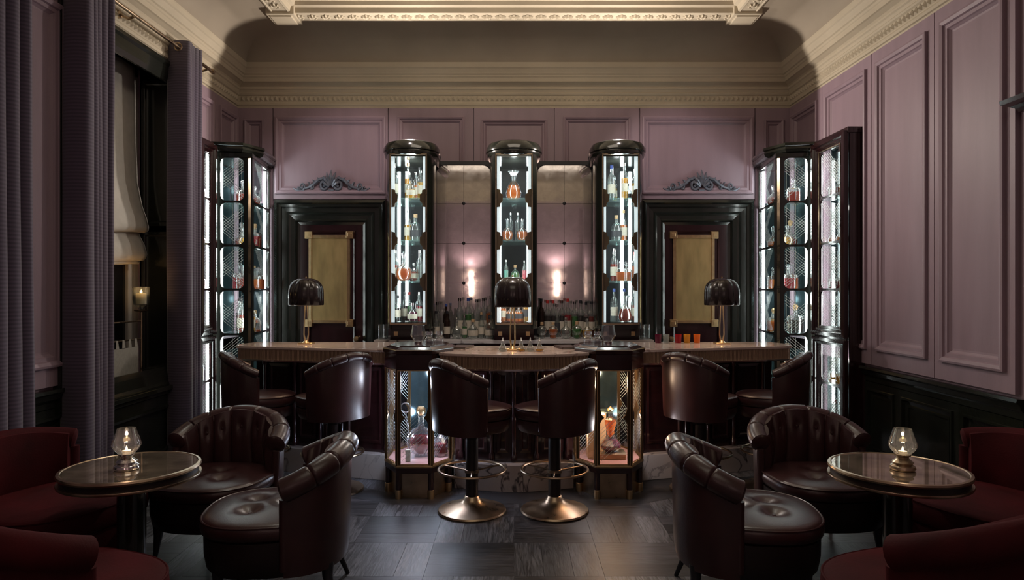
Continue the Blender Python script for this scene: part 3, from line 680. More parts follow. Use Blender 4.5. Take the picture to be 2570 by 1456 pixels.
# dark inlaid floor border that follows the bar
pb = smoothp([(-2.45, 5.62), (-1.7, 5.30), (-1.25, 5.14), (-0.98, 4.98), (-0.7, 4.86), (0, 4.955), (0.7, 4.86), (0.98, 4.98), (1.25, 5.14), (1.7, 5.30), (2.45, 5.62)], 4)
po = smoothp([(-2.45, 5.30), (-1.7, 5.03), (-1.25, 4.88), (-0.98, 4.74), (-0.7, 4.66), (0, 4.70), (0.7, 4.66), (0.98, 4.74), (1.25, 4.88), (1.7, 5.03), (2.45, 5.30)], 4)
m = MB(); m.loft([[(x, y, 0.0012) for x, y in po], [(x, y, 0.0012) for x, y in pb]], None, False, False, wrap=False)
struct(m.build('trim_11', M['border'], smooth=False))

# ---------------------------------------------------------------- octagonal lit vitrines
def octp(s=1.0, grow=0.0):
    pts = [(-0.122, -0.30), (0.122, -0.30), (0.238, -0.10), (0.238, 0.10), (0.122, 0.30), (-0.122, 0.30), (-0.238, 0.10), (-0.238, -0.10)]
    out = []
    for x, y in pts:
        l = math.hypot(x, y); out.append((x*s+x/l*grow, y*s+y/l*grow))
    return out
def vitrine(sx):
    nm = 'left' if sx < 0 else 'right'
    t = thing('octagonal_vitrine', 'octagonal brass-edged glass vitrine on short legs, %s' % ('lit violet, left of the centre counter' if sx < 0 else 'lit warm orange, right of the centre counter'), 'display case', (sx*0.714, 5.10, 0), 0, 'octagonal vitrines in the bar')
    O = octp()
    for i in range(8):
        x, y = octp(0.95)[i]
        lg = MB().lathe([(0, 0.0), (0.021, 0.0), (0.021, 0.19), (0, 0.19)], 12, Matrix.Translation((x, y, 0))).build('leg', M['mahog'], t)
        MB().lathe([(0, -0.0005), (0.0245, -0.0005), (0.0245, 0.06), (0.022, 0.063), (0, 0.063)], 14, Matrix.Translation((x, y, 0))).build('brass_foot', M['brass'], lg)
    MB().prism(octp(1, 0.012), 0.185, 0.225).build('base', M['mahog'], t, smooth=False, bevel=0.003)
    MB().prism(octp(1, 0.016), 0.225, 0.240).build('base_trim', M['brass'], t, smooth=False, bevel=0.002)
    MB().prism(octp(0.94), 0.240, 0.246).build('light_floor', M['pinkfloor'], t, smooth=False)
    MB().prism(octp(0.9), 0.0, 0.185).build('plinth_core', M['brassold'], t, smooth=False)
    for i in range(8):
        a, b = Vector((*O[i], 0)), Vector((*O[(i+1) % 8], 0)); d = (b-a).normalized(); L = (b-a).length; nrm = Vector((d.y, -d.x, 0))
        mp = lambda p: tuple(a+d*p[0]+nrm*p[2]+Vector((0, 0, p[1])))
        if i not in (3, 4, 5) or True:
            # dark star-cut frame with a brass bead
            w = 0.024
            def side(u, s):
                m = MB()
                zs = [0.24, 0.46, 0.50, 0.53, 0.56, 0.60, 0.64, 0.86, 0.925]; ws = [w, w, w*1.05, w*1.5, w*2.3, w*1.5, w*1.05, w, w]
                zs = [0.24, 0.50, 0.545, 0.565, 0.585, 0.605, 0.65, 0.86, 0.925]
                for (z0, z1, w0, w1) in zip(zs, zs[1:], ws, ws[1:]):
                    m.add([(u, z0, 0.0), (u+s*w0, z0, 0.0), (u+s*w1, z1, 0.0), (u, z1, 0.0), (u, z0, 0.008), (u+s*w0, z0, 0.008), (u+s*w1, z1, 0.008), (u, z1, 0.008)],
                          [(0, 3, 2, 1), (4, 5, 6, 7), (1, 2, 6, 5), (0, 4, 7, 3)], mp)
                m.build('side_frame', M['bronze'], t, smooth=False)
            side(0, 1); side(L, -1)
            m = MB()
            m.add([(0.024, 0.24, 0.010), (L-0.024, 0.24, 0.010), (L-0.024, 0.252, 0.010), (0.024, 0.252, 0.010)], [(0, 1, 2, 3)], mp)
            m.frame(0.0, L, 0.24, 0.925, [(0, 0.009), (0.0, 0.013), (0.006, 0.013), (0.006, 0.009)], mp, fill=False)
            m.build('brass_bead', M['brass'], t, smooth=False)
            MB().add([(0.02, 0.25, 0.002), (L-0.02, 0.25, 0.002), (L-0.02, 0.92, 0.002), (0.02, 0.92, 0.002)], [(0, 1, 2, 3)], mp).build('glass_pane', M['pane'], t, smooth=False)
            m = MB(); q = 0.0012   # etched diagonal lines
            for s, r0, r1 in ((1, 0.27, 0.50), (-1, 0.62, 0.86), (1, 0.62, 0.86)) if i % 2 else ((1, 0.27, 0.52),):
                for k in range(9):
                    z = r0+(r1-r0)*k/9; u0, u1 = (0.03, L-0.03) if s > 0 else (L-0.03, 0.03); z1 = z+abs(L-0.06)*0.9
                    if z1 > 0.90: continue
                    m.add([(u0, z, 0.0035), (u1, z1, 0.0035), (u1, z1+q*2.4, 0.0035), (u0, z+q*2.4, 0.0035)], [(0, 1, 2, 3)], mp)
            if m.v: m.build('etched_lines', M['frost'], t, smooth=False, kind='stuff')
    # stepped octagonal cap
    m = MB(); m.loft([[(x, y, z) for x, y in octp(1, g)] for g, z in ((0.012, 0.925), (0.015, 0.93), (0.015, 1.035), (0.025, 1.04), (0.028, 1.066), (0.018, 1.072), (-0.03, 1.088), (-0.032, 1.092))])
    m.build('cap', M['mahog'], t, smooth=False)
    MB().prism(octp(1, -0.04), 1.092, 1.095).build('cap_inlay', M['mahog'], t, smooth=False)
    # light tubes at the rear
    MB().box(-0.115, 0.115, 0.283, 0.287, 0.25, 0.915).build('back_mirror', M['teal'], t, smooth=False)
    MB().prism(octp(0.75), 0.915, 0.922).build('ceiling_light_panel', M['ledp'] if sx < 0 else M['ledw'], t, smooth=False)
    lamp('vitrine_glow', 'POINT', (sx*0.705, 5.05, 0.80), 6.0 if sx < 0 else 5.0, (0.80, 0.84, 1.0) if sx < 0 else (1.0, 0.66, 0.42), shadow_soft_size=0.04)
    for lx in (-0.17, 0.17):
        lamp('vitrine_glow_low', 'POINT', (sx*0.714+lx, 5.0, 0.45), 3.0 if sx < 0 else 2.6, (0.70, 0.80, 1.0) if sx < 0 else (0.90, 0.80, 0.82), shadow_soft_size=0.03)
    return t
vitrine(-1); vitrine(1)

# ---------------------------------------------------------------- back bar counter
t = thing('back_bar_counter', 'low back bar counter of white marble under the antique mirrors', 'counter')
MB().box(-1.32, 1.32, 6.30, 6.94, 0.995, 1.03).build('marble_top', M['marble'], t, smooth=False, bevel=0.004)
MB().box(-1.30, 1.30, 6.34, 6.94, 0.0, 0.995).build('cabinet_body', M['mahog'], t, smooth=False)
for k in range(6):
    MB().frame(-1.28+k*0.43, -1.28+k*0.43+0.41, 0.12, 0.95, [(0, 0), (0, 0.018), (0.05, 0.02), (0.06, 0.01)], lambda p: (p[0], 6.34-p[2], p[1])).build('cabinet_door', M['mahog'], t, smooth=False)
# antique mirrors
def antique(cx, label):
    t = thing('antique_mirror', label, 'mirror', (cx, 6.95, 0), 0, 'antique mirrors on the back bar')
    q = lambda p: (p[0], -p[2], p[1])
    w = 0.285
    MB().holeplate(-w-0.022, w+0.022, 1.035, 2.83, -w+0.005, w-0.005, 1.06, 2.79, 0.085, 0.045, q, h0=0.0).build('frame', M['capblack'], t, smooth=False, bevel=0.004)
    zs = [1.06, 1.572, 1.984, 2.395, 2.80]
    for a, b in zip(zs, zs[1:]):
        for (u, v) in ((-w+0.002, -0.0012), (0.0012, w-0.002)):
            MB().box(u, v, -0.030, -0.022, a+0.0012, b-0.0012).build('mirror_tile', M['mirror'], t, smooth=False)
    MB().box(-w, w, -0.021, -0.002, 1.05, 2.80).build('backing', M['capblack'], t, smooth=False)
    for z in zs[1:-1]:
        MB().lathe([(0.018, 0), (0.016, 0.006), (0, 0.010)], 14, Matrix.Translation((0, -0.030, z)) @ Matrix.Rotation(PI/2, 4, 'X')).build('stud', M['capblack'], t)
antique(-0.52, 'tall antique mirror with rounded corners, left of the centre tower')
antique(0.52, 'tall antique mirror with rounded corners, right of the centre tower')

# ---------------------------------------------------------------- display towers
SHZ = [2.366, 1.970, 1.585, 1.225]     # shelf tops
def tower(cx, label, which):
    t = thing('display_tower', label, 'display cabinet', (cx, 0, 0), 0, 'lit display towers of the back bar')
    zb, zt = 1.14, 2.765
    for s in (-1, 1):
        P = [(0.158, 6.205), (0.178, 6.212), (0.205, 6.26), (0.222, 6.34), (0.222, 6.50), (0.180, 6.90), (0.165, 6.90), (0.205, 6.50), (0.205, 6.345), (0.190, 6.28), (0.165, 6.235)]
        MB().prism([(s*x, y) for x, y in P], zb, zt).build('side_panel', M['black'], t, ang=30)
        MB().box(min(s*0.132, s*0.164), max(s*0.132, s*0.164), 6.238, 6.243, zb+0.06, zt-0.02).build('frosted_light_panel', M['ledpanel'], t, smooth=False); MB().box(min(s*0.150, s*0.160), max(s*0.150, s*0.160), 6.244, 6.28, zb+0.06, zt-0.02).build('led_strip', M['led'], t, smooth=False)
        MB().prism([(s*0.203, 6.35), (s*0.200, 6.35), (s*0.200, 6.49), (s*0.160, 6.88), (s*0.163, 6.88), (s*0.203, 6.50)], zb, zt).build('inner_mirror', M['teal'], t, smooth=False)
    MB().box(-0.163, 0.163, 6.885, 6.90, zb, zt).build('back_panel', M['darkback'], t, smooth=False)
    xs = (-0.12,) if which < 0 else ((0.12,) if which > 0 else (-0.145, 0.145))
    for x in xs: MB().box(x-0.014, x+0.014, 6.865, 6.879, zb+0.05, zt-0.05).build('led_strip', M['led'] if which else M['led2'], t, smooth=False)  # outer towers: glowing bar put in where a reflection shows
    MB().prism([(-0.18, 6.22), (0.18, 6.22), (0.20, 6.30), (0.2, 6.50), (0.16, 6.89), (-0.16, 6.89), (-0.2, 6.50), (-0.20, 6.30)], zb, 1.2).build('bottom', M['black'], t, smooth=False)
    q = lambda p: (p[0], 6.215-p[2], p[1])
    MB().frame(-0.172, 0.172, 1.18, 2.765, [(0, 0), (0, 0.016), (0.010, 0.016), (0.010, 0.002)], q, fill=False).build('brass_frame', M['brassold'], t, smooth=False)
    MB().box(-0.165, 0.165, 6.210, 6.213, 1.19, 2.755).build('glass_pane', M['pane'], t, smooth=False)
    cap = []
    for g, z in ((0.0, 2.755), (0.03, 2.76), (0.038, 2.785), (0.036, 2.80), (0.048, 2.81), (0.045, 2.845), (0.02, 2.885), (-0.02, 2.90), (-0.1, 2.905)):
        r = 0.222+g; ring = []
        for k in range(13):
            a = PI+PI*k/12; ring.append((r*math.cos(a), 6.42+(r+0.0)*math.sin(a)*1.0, z))
        ring += [(r*0.97, 6.58, z), (r*0.80, 6.90, z), (-r*0.80, 6.90, z), (-r*0.97, 6.58, z)]
        cap.append(ring)
    MB().loft(cap).build('domed_cap', M['black'], t, ang=30)
    MB().prism([(-0.18, 6.24), (0.18, 6.24), (0.20, 6.30), (0.2, 6.50), (0.16, 6.89), (-0.16, 6.89), (-0.2, 6.50), (-0.20, 6.30)], zt-0.02, zt).build('top', M['black'], t, smooth=False)
    for z in SHZ[:3]:
        MB().prism([(-0.185, 6.29), (0.185, 6.29), (0.195, 6.35), (0.195, 6.49), (0.158, 6.86), (-0.158, 6.86), (-0.195, 6.49), (-0.195, 6.35)], z-0.012, z).build('glass_shelf', M['shelfglass'], t, smooth=False)
        for s in (-1, 1):
            B = [(0.160, -0.085), (0.128, -0.080), (0.126, -0.05), (0.105, -0.03), (0.103, 0.03), (0.122, 0.045), (0.126, 0.075), (0.160, 0.085)]
            MB().prism([(s*x, z+dz-0.01) for x, dz in B], 0, 0.012, lambda p: (p[0], 6.225+p[2], p[1])).build('shelf_bracket', M['bronze'], t, smooth=False)
    # plinth blocks under the tower with small brass squares
    MB().prism([(-0.185, 6.30), (0.185, 6.30), (0.195, 6.5), (0.16, 6.89), (-0.16, 6.89), (-0.195, 6.5)], 1.0305, zb).build('plinth', M['mahog'], t, smooth=False)
    for s in (-1, 1): MB().box(s*0.13-0.018, s*0.13+0.018, 6.289, 6.30, 1.07, 1.11).build('brass_square', M['brass'], t, smooth=False)
    lamp('tower_glow', 'POINT', (cx, 6.45, 2.66), 3.2, (0.95, 1.0, 1.0), shadow_soft_size=0.03)
    lamp('tower_glow_low', 'POINT', (cx, 6.42, 2.30), 1.8, (0.95, 1.0, 1.0), shadow_soft_size=0.03)
    if which == 0: lamp('tower_glow_warm', 'POINT', (cx, 6.42, 1.50), 4.5, (1.0, 0.5, 0.22), shadow_soft_size=0.03)
    else: lamp('tower_glow_mid', 'POINT', (cx, 6.42, 1.86), 2.2, (0.95, 1.0, 1.0), shadow_soft_size=0.03)
tower(-0.98, 'lit bottle tower with a domed black cap, left of the left antique mirror', -1)
tower(0.0, 'central lit bottle tower with a domed black cap, between the two mirrors', 0)
tower(0.99, 'lit bottle tower with a domed black cap, right of the right antique mirror', 1)

# ---------------------------------------------------------------- corner cabinets
CZ = [0.27, 0.68, 1.087, 1.504, 1.913, 2.32, 2.735]
def face(t, p0, p1, cells, frame_mat, names=True, inset=0.035, r=0.05, pat=0, zlo=None):
    a, b = Vector((*p0, 0)), Vector((*p1, 0)); d = (b-a).normalized(); L = (b-a).length; n = Vector((d.y, -d.x, 0))
    if n.dot(-(a+b)) < 0: n = -n
    mp = lambda p: tuple(a+d*p[0]+n*p[2]+Vector((0, 0, p[1])))
    m = MB()
    for (z0, z1) in cells:
        m.holeplate(0, L, z0, z1, inset, L-inset, z0+0.010, z1-0.010, min(r, (L-2*inset)/2.4), 0.014, mp)
    m.build('cell_frame', frame_mat, t, smooth=False)
    for k, (z0, z1) in enumerate(cells):
        MB().add([(inset*0.8, z0+0.005, 0.004), (L-inset*0.8, z0+0.005, 0.004), (L-inset*0.8, z1-0.005, 0.004), (inset*0.8, z1-0.005, 0.004)], [(0, 1, 2, 3)], mp).build('glass_pane', M['pane'], t, smooth=False)
        m = MB(); u0, u1 = inset+0.01, L-inset-0.01; W = u1-u0; H = z1-z0
        def line(ua, za, ub, zb):
            q = 0.0021; dx, dz = ub-ua, zb-za; l = math.hypot(dx, dz); ox, oz = -dz/l*q, dx/l*q
            m.add([(ua-ox, za-oz, 0.006), (ub-ox, zb-oz, 0.006), (ub+ox, zb+oz, 0.006), (ua+ox, za+oz, 0.006)], [(0, 1, 2, 3)], mp)
        def cline(uc, zc, sl):      # line through (uc, zc) with slope sl, clipped to the cell
            ts = []
            ua, ub = u0, u1; za, zb = zc+sl*(ua-uc), zc+sl*(ub-uc); lo, hi = z0+0.025, z1-0.025
            def cut(u, z, uo, zo):
                if z > hi: return (u+(hi-z)/(zo-z)*(uo-u), hi)
                if z < lo: return (u+(lo-z)/(zo-z)*(uo-u), lo)
                return (u, z)
            if (za > hi and zb > hi) or (za < lo and zb < lo): return
            p = cut(ua, za, ub, zb); q_ = cut(ub, zb, ua, za)
            if abs(p[0]-q_[0]) > 0.02: line(p[0], p[1], q_[0], q_[1])
        sl = 0.85 if (k+pat) % 2 else -0.85
        um = (u0+u1)/2; zm = (z0+z1)/2
        for j in range(-3, 4): cline(um, zm+0.026*j+0.07*(1 if k % 2 else -1), sl)
        for j in range(-2, 2): cline(um, zm+0.026*j-0.05*(1 if k % 2 else -1), -sl)
        if W > 0.12:
            line((u0+u1)/2, z0+0.02, (u0+u1)/2, z1-0.02); line(u0+0.012, z0+0.03, u0+0.012, z1-0.03); line(u1-0.012, z0+0.03, u1-0.012, z1-0.03)
        m.build('etched_lines', M['frost'], t, smooth=False, kind='stuff')
    return mp, L
def corner_cabinet(sx):
    nm = 'left' if sx < 0 else 'right'
    t = thing('corner_cabinet', 'faceted corner display cabinet with etched glass cells, in the %s back corner' % nm, 'display cabinet')
    X = lambda x: sx*x
    A0, A1, B0, B1 = (X(2.55), 6.97), (X(2.46), 6.26), (X(2.475), 6.235), (X(2.755), 6.205)
    cells = list(zip(CZ[:-1], CZ[1:]))
    face(t, A0, A1, cells, M['black'], inset=0.05, pat=0)
    face(t, B0, B1, cells, M['black'], inset=0.035, pat=1)
    MB().prism([A1, B0, (X(2.485), 6.262), (X(2.475), 6.28)], 0.1, 2.74).build('corner_post', M['brassold'], t, smooth=False)
    MB().prism([(X(2.755), 6.20), (X(2.80), 6.16), (X(2.80), 6.24), (X(2.76), 6.24)], 0.1, 2.75).build('outer_post', M['black'], t, smooth=False)
    MB().prism([(X(2.53), 6.985), (X(2.43), 6.22), (X(2.80), 6.17), (X(2.89), 6.2), (X(2.89), 6.985)], 2.735, 2.77).build('top_board', M['black'], t, smooth=False)
    m = MB(); m.loft([[(X(x-g), y-gy, z) for x, y, g, gy in ((2.53, 6.985, gg, 0), (2.46, 6.45, gg, 0), (2.55, 6.24, gg*0.7, gg*0.7), (2.80, 6.20, 0, gg), (2.89, 6.2, 0, gg), (2.89, 6.985, 0, 0))] for gg, z in ((0.01, 2.77), (0.04, 2.785), (0.05, 2.81), (0.045, 2.83), (0.06, 2.84), (0.055, 2.865), (0.0, 2.88))])
    m.build('cornice', M['black'], t, smooth=False)
    MB().prism([(X(2.55), 6.985), (X(2.46), 6.27), (X(2.755), 6.22), (X(2.89), 6.25), (X(2.89), 6.985)], 0.0, 0.25).build('base', M['black'], t, smooth=False)
    for z in CZ[1:-1]:
        MB().prism([(X(2.575), 6.94), (X(2.50), 6.30), (X(2.745), 6.25), (X(2.87), 6.28), (X(2.87), 6.94)], z-0.010, z).build('shelf', M['shelfglass'], t, smooth=False)
    for (x, y, e) in ((2.505, 6.30, 0.011), (2.725, 6.262, 0.009), (2.56, 6.90, 0.012)):
        MB().box(min(X(x), X(x+2*e)), max(X(x), X(x+2*e)), y-e, y+e, 0.27, 2.72).build('led_strip', M['led'], t, smooth=False)
    MB().box(min(X(2.57), X(2.885)), max(X(2.57), X(2.885)), 6.955, 6.965, 0.25, 2.73).build('back_mirror', M['teal'], t, smooth=False)
    MB().box(min(X(2.87), X(2.88)), max(X(2.87), X(2.88)), 6.25, 6.95, 0.25, 2.73).build('side_mirror', M['teal'], t, smooth=False)
    lamp('corner_glow', 'POINT', (X(2.66), 6.55, 2.6), 4, (0.93, 1.0, 0.98), shadow_soft_size=0.04)
    lamp('corner_glow', 'POINT', (X(2.66), 6.55, 1.4), 4, (0.93, 1.0, 0.98), shadow_soft_size=0.04)
    # flat cabinet along the side wall
    s = thing('wall_cabinet', 'shallow mahogany-framed glass cabinet on the %s wall beside the corner cabinet' % nm, 'display cabinet')
    yn = 5.545 if sx > 0 else 5.86
    P0, P1 = (X(2.765), 6.12), (X(2.765), yn)
    cl = cells[1:] if sx < 0 else cells
    mp, L = face(s, P0, P1, cells, M['mahog'], inset=0.10 if sx > 0 else 0.045, pat=1)
    q = lambda p: mp((p[0], p[1], p[2]+0.014))
    MB().frame(-0.02, L+0.02, 1.10, 2.82, [(0, -0.01), (0, 0.03), (0.035, 0.034), (0.045, 0.015), (0.06, 0.015), (0.065, 0.006), (0.085, 0.006)], q, fill=False).build('door_frame', M['mahog'], s, smooth=False)
    MB().frame(-0.02, L+0.02, 0.10, 1.08, [(0, -0.01), (0, 0.022), (0.03, 0.024), (0.04, 0.010), (0.06, 0.006)], q, fill=False).build('lower_frame', M['mahog'], s, smooth=False)
    if sx > 0: MB().frame(0.085, L-0.085, 1.12, 2.74, [(0, 0.002), (0, 0.008), (0.006, 0.008), (0.006, 0.002)], q, fill=False).build('brass_bead', M['brassold'], s, smooth=False)
    MB().box(min(X(2.77), X(2.895)), max(X(2.77), X(2.895)), yn-0.02, yn-0.005, 0.0, 2.84).build('end_panel', M['mahog'], s, smooth=False)
    MB().box(min(X(2.75), X(2.895)), max(X(2.75), X(2.895)), yn-0.03, 6.14, 2.80, 2.85).build('top_board', M['mahog'], s, smooth=False, bevel=0.005)
    MB().box(min(X(2.765), X(2.895)), max(X(2.765), X(2.895)), yn-0.005, 6.14, 0.0, 0.26).build('base', M['mahog'], s, smooth=False)
    MB().box(min(X(2.882), X(2.892)), max(X(2.882), X(2.892)), yn+0.005, 6.15, 0.26, 2.80).build('back_mirror', M['teal'], s, smooth=False)
    for z in CZ[1:-1]: MB().box(min(X(2.785), X(2.88)), max(X(2.785), X(2.88)), yn+0.015, 6.12, z-0.008, z).build('shelf', M['shelfglass'], s, smooth=False)
    for y in (6.10,): MB().box(min(X(2.785), X(2.803)), max(X(2.785), X(2.803)), y-0.012, y+0.012, 0.27, 2.76).build('led_strip', M['led'], s, smooth=False)
    MB().tube([(X(2.75), 6.16, 2.80), (X(2.735), 6.155, 2.80)], [0.022, 0.022], 14).build('round_boss', M['steel'], s)
    lamp('wall_cabinet_glow', 'POINT', (X(2.83), yn+0.15, 2.2), 0.9, (1.0, 0.97, 0.9), shadow_soft_size=0.02)
    lamp('wall_cabinet_glow', 'POINT', (X(2.83), yn+0.15, 0.9), 0.9, (1.0, 0.97, 0.9), shadow_soft_size=0.02)
corner_cabinet(-1); corner_cabinet(1)
# ================================================================ seating
def interp(t, xs, ys):
    if t <= xs[0]: return ys[0]
    for a, b, c, d in zip(xs, xs[1:], ys, ys[1:]):
        if t <= b:
            u = (t-a)/(b-a); u = u*u*(3-2*u); return c+(d-c)*u
    return ys[-1]
def tub(t, mat, rx, ry, yc, a0, a1, zbot, hend, hmid, thick, roll, z_in, channels=0, buttons=0, bmat=None, taper=0.93, lean=0.04, ysq=1.0, flat=1.0):
    """curved upholstered back: arc from a0 to a1 (degrees, 90 = behind the sitter)"""
    N = 126; rad = math.radians
    def P(a, off, z):
        f = 1+ (z-0.45)*lean*1.2
        c, s_ = math.cos(rad(a)), math.sin(rad(a)); e = 0.86
        c2 = math.copysign(abs(c)**e, c); s2 = math.copysign(abs(s_)**e, s_)
        return ((rx*f+off)*c2, yc+(ry*f+off)*s2, z)
    def H(a):
        u = min(1, abs(a-90)/((a1-a0)/2)); return hend+(hmid-hend)*(1-u**1.55)
    # outer shell
    rings = []
    for k in range(N+1):
        a = a0+(a1-a0)*k/N; h = H(a)-roll*0.9
        sect = [(0.0-0.02*(1-taper)*10*0.5, zbot), (0.0, zbot+0.06), (0.004, h-0.07), (0.0, h), (-thick*0.6, h), (-thick*0.6, zbot+0.02)]
        rings.append([P(a, o, z) for o, z in sect])
    MB().loft(rings).build('backrest_shell', mat, t, ang=50)
    # inner upholstered lining with channels
    rings = []
    M2 = N
    for k in range(M2+1):
        a = a0+2+(a1-a0-4)*k/M2; h = H(a)-roll*0.35
        ch = 0.0
        if channels:
            ph = (k/M2*channels) % 1.0; ch = 0.020*(math.sin(PI*ph)**0.5)-0.010
        zz = [z_in-0.04, z_in+0.05, (z_in+h)/2-0.03, (z_in+h)/2+0.04, h-0.05, h]
        zz = [z_in-0.04+(h-z_in+0.04)*q for q in (0, 0.2, 0.45, 0.62, 0.70, 0.78, 0.9, 1.0)]
        sect = []
        for q, z in zip((0, 0.2, 0.45, 0.62, 0.70, 0.78, 0.9, 1.0), zz):
            o = -thick-0.012-ch-0.02*math.sin(PI*q)
            if buttons and channels:
                mid = abs(ph-0.5); 
                if 0.12 < k/M2 < 0.88: o += 0.016*math.exp(-((q-0.70)/0.07)**2)*math.exp(-(mid/0.16)**2)
            sect.append(P(a, o, z))
        rings.append([P(a, -thick*0.4, z_in-0.04)]+sect+[P(a, -thick*0.3, h)])
    MB().loft(rings).build('backrest_lining', mat, t, ang=60)
    # rolled top rail in upholstered segments
    pts = []; R = []
    seg = 7 if channels else 1
    for k in range(N+1):
        u = k/N; a = a0+(a1-a0)*u
        pts.append(P(a, -thick*0.32, H(a)-roll)); g = (u*seg) % 1.0; g = min(g, 1-g)
        e = 1.0
        R.append(roll*(1.0-(0.16*math.exp(-(g/0.03)**2) if seg > 1 and 0 < k < N else 0))*e)
    m = MB(); m.tube([tuple(Vector(pts[0])+(Vector(pts[0])-Vector(pts[1])).normalized()*roll*0.22)]+pts+[tuple(Vector(pts[-1])+(Vector(pts[-1])-Vector(pts[-2])).normalized()*roll*0.22)], [R[0]*0.72]+R+[R[-1]*0.72], 16)
    rl = m.build('top_roll', mat, t, ang=50)
    if buttons:
        for k in range(channels):
            u = (k+0.5)/channels
            if not 0.12 < u < 0.88: continue
            a = a0+2+(a1-a0-4)*u; h = H(a)-roll*0.35; z = z_in-0.04+(h-z_in+0.04)*0.70
            x, y, z = P(a, -thick-0.026, z)
            MB().lathe([(0.0, -0.006), (0.010, -0.003), (0.011, 0.0), (0.010, 0.003), (0, 0.006)], 10, Matrix.Translation((x, y, z)) @ Matrix.Rotation(PI/2, 4, 'X')).build('button', bmat or mat, t)
    # piping at the two front edges
    for a in (a0, a1):
        MB().tube([P(a, -thick*0.3, zbot+0.03), P(a, -thick*0.3, (zbot+H(a))/2), P(a, -thick*0.3, H(a)-roll*1.7)], thick*0.34, 10).build('front_edge', mat, t)
def seatshape(wf, y0, y1, n=44, e=0.78):
    yc = (y0+y1)/2; d = (y1-y0)/2
    return [(wf*math.copysign(abs(math.cos(2*PI*k/n))**e, math.cos(2*PI*k/n)), yc+d*math.copysign(abs(math.sin(2*PI*k/n))**e, math.sin(2*PI*k/n))) for k in range(n)], yc
def cushion(t, mat, w, y0, y1, z0, z1, dome=0.03, tufts=(), name='seat_cushion', bmat=None):
    O, yc = seatshape(w, y0, y1)
    rings = []
    for s, z in ((0.93, z0), (0.99, z0+0.012), (1.01, (z0+z1)/2), (1.0, z1-0.018), (0.975, z1-0.004)): rings.append([(x*s, yc+(y-yc)*s, z) for x, y in O])
    for j in range(1, 15):
        s = 0.975*(1-j/15)**0.9 if j < 15 else 0.0
        ring = []
        for x, y in O:
            px, py = x*s, yc+(y-yc)*s; z = z1-0.004+dome*(1-s*s)**0.8
            for (tx, ty) in tufts: z -= 0.034*math.exp(-(((px-tx)**2+(py-ty)**2)/0.0026))
            ring.append((px, py, z))
        rings.append(ring)
    c = MB().loft(rings).build(name, mat, t, ang=60)
    for (tx, ty) in tufts:
        MB().lathe([(0, -0.004), (0.010, 0), (0.008, 0.004), (0, 0.006)], 10, Matrix.Translation((tx, ty, z1+dome*0.75-0.027))).build('button', bmat or mat, c)
    MB().tube([(x*0.99, yc+(y-yc)*0.99, z1-0.008) for x, y in O], 0.0055, 6, closed=True).build('piping', mat, c)
    return c
def skirtbody(t, mat, w, y0, y1, z0, z1, name='seat_frame'):
    O, yc = seatshape(w, y0, y1)
    MB().loft([[(x*s, yc+(y-yc)*s, z) for x, y in O] for s, z in ((0.90, z0), (0.95, z0+0.02), (0.985, (z0+z1)/2), (0.99, z1))]).build(name, mat, t, ang=50)
def legs(t, mat, pts, h, r=0.024):
    for (x, y, splay) in pts:
        d = Vector((x, y-0.0, 0)).normalized()*splay
        MB().tube([(x+d.x*1.0, y+d.y*1.0, 0), (x+d.x*0.35, y+d.y*0.35, h*0.4), (x, y, h*0.8), (x, y, h+0.02)], [r*0.45, r*0.6, r, r*1.25], 10).build('leg', mat, t)

def leather_chair(label, loc, rz):
    t = thing('tub_chair', label, 'armchair', (*loc, 0), rz, 'oxblood leather tub chairs')
    tub(t, M['leath'], 0.325, 0.27, 0.05, 2, 178, 0.22, 0.665, 0.79, 0.06, 0.056, 0.47, channels=7, buttons=1)
    skirtbody(t, M['leathd'], 0.315, -0.345, 0.26, 0.21, 0.375)
    cushion(t, M['leath'], 0.315, -0.355, 0.26, 0.375, 0.452, 0.028, tufts=((-0.09, -0.13), (0.09, -0.13), (0.0, 0.02)))
    legs(t, M['capblack'], ((-0.21, -0.24, 0.03), (0.21, -0.24, 0.03), (-0.2, 0.24, 0.06), (0.2, 0.24, 0.06)), 0.22)
    return t
leather_chair('oxblood leather tub chair facing the camera, behind the left round table', (-1.69, 3.84), math.radians(-7))
leather_chair('oxblood leather tub chair seen from its back, right of the left table', (-1.13, 3.27), math.radians(-82))
leather_chair('oxblood leather tub chair facing the camera, behind the right round table', (1.75, 3.86), math.radians(4))
leather_chair('oxblood leather tub chair seen from its back, left of the right table', (1.10, 3.24), math.radians(82))

def velvet_chair(label, loc, rz, wide=0.40, a0=6, h=(0.70, 0.82)):
    t = thing('velvet_armchair', label, 'armchair', (*loc, 0), rz, 'dark red velvet armchairs')
    tub(t, M['velvet'], wide+0.01, 0.34, 0.06, a0, 180-a0, 0.22, h[0], h[1], 0.09, 0.058, 0.47)
    skirtbody(t, M['velvet'], wide-0.02, -0.36, 0.32, 0.18, 0.33)
    cushion(t, M['velvet'], wide-0.02, -0.38, 0.30, 0.335, 0.45, 0.025)
    legs(t, M['capblack'], ((-0.25, -0.24, 0.02), (0.25, -0.24, 0.02), (-0.22, 0.24, 0.05), (0.22, 0.24, 0.05)), 0.19)
    return t
velvet_chair('dark red velvet armchair against the left wall beside the left table', (-2.33, 3.40), math.radians(72), 0.40, 38, (0.72, 0.76))
velvet_chair('dark red velvet armchair against the right wall beside the right table', (2.39, 3.40), math.radians(-72), 0.40, 38, (0.72, 0.76))
velvet_chair('dark red velvet armchair cropped by the bottom left corner, nearest the camera', (-1.68, 2.35), math.radians(160), 0.40, 6, (0.72, 0.84))
velvet_chair('dark red velvet armchair cropped by the bottom right corner, nearest the camera', (1.54, 2.36), math.radians(-160), 0.40, 6, (0.72, 0.84))

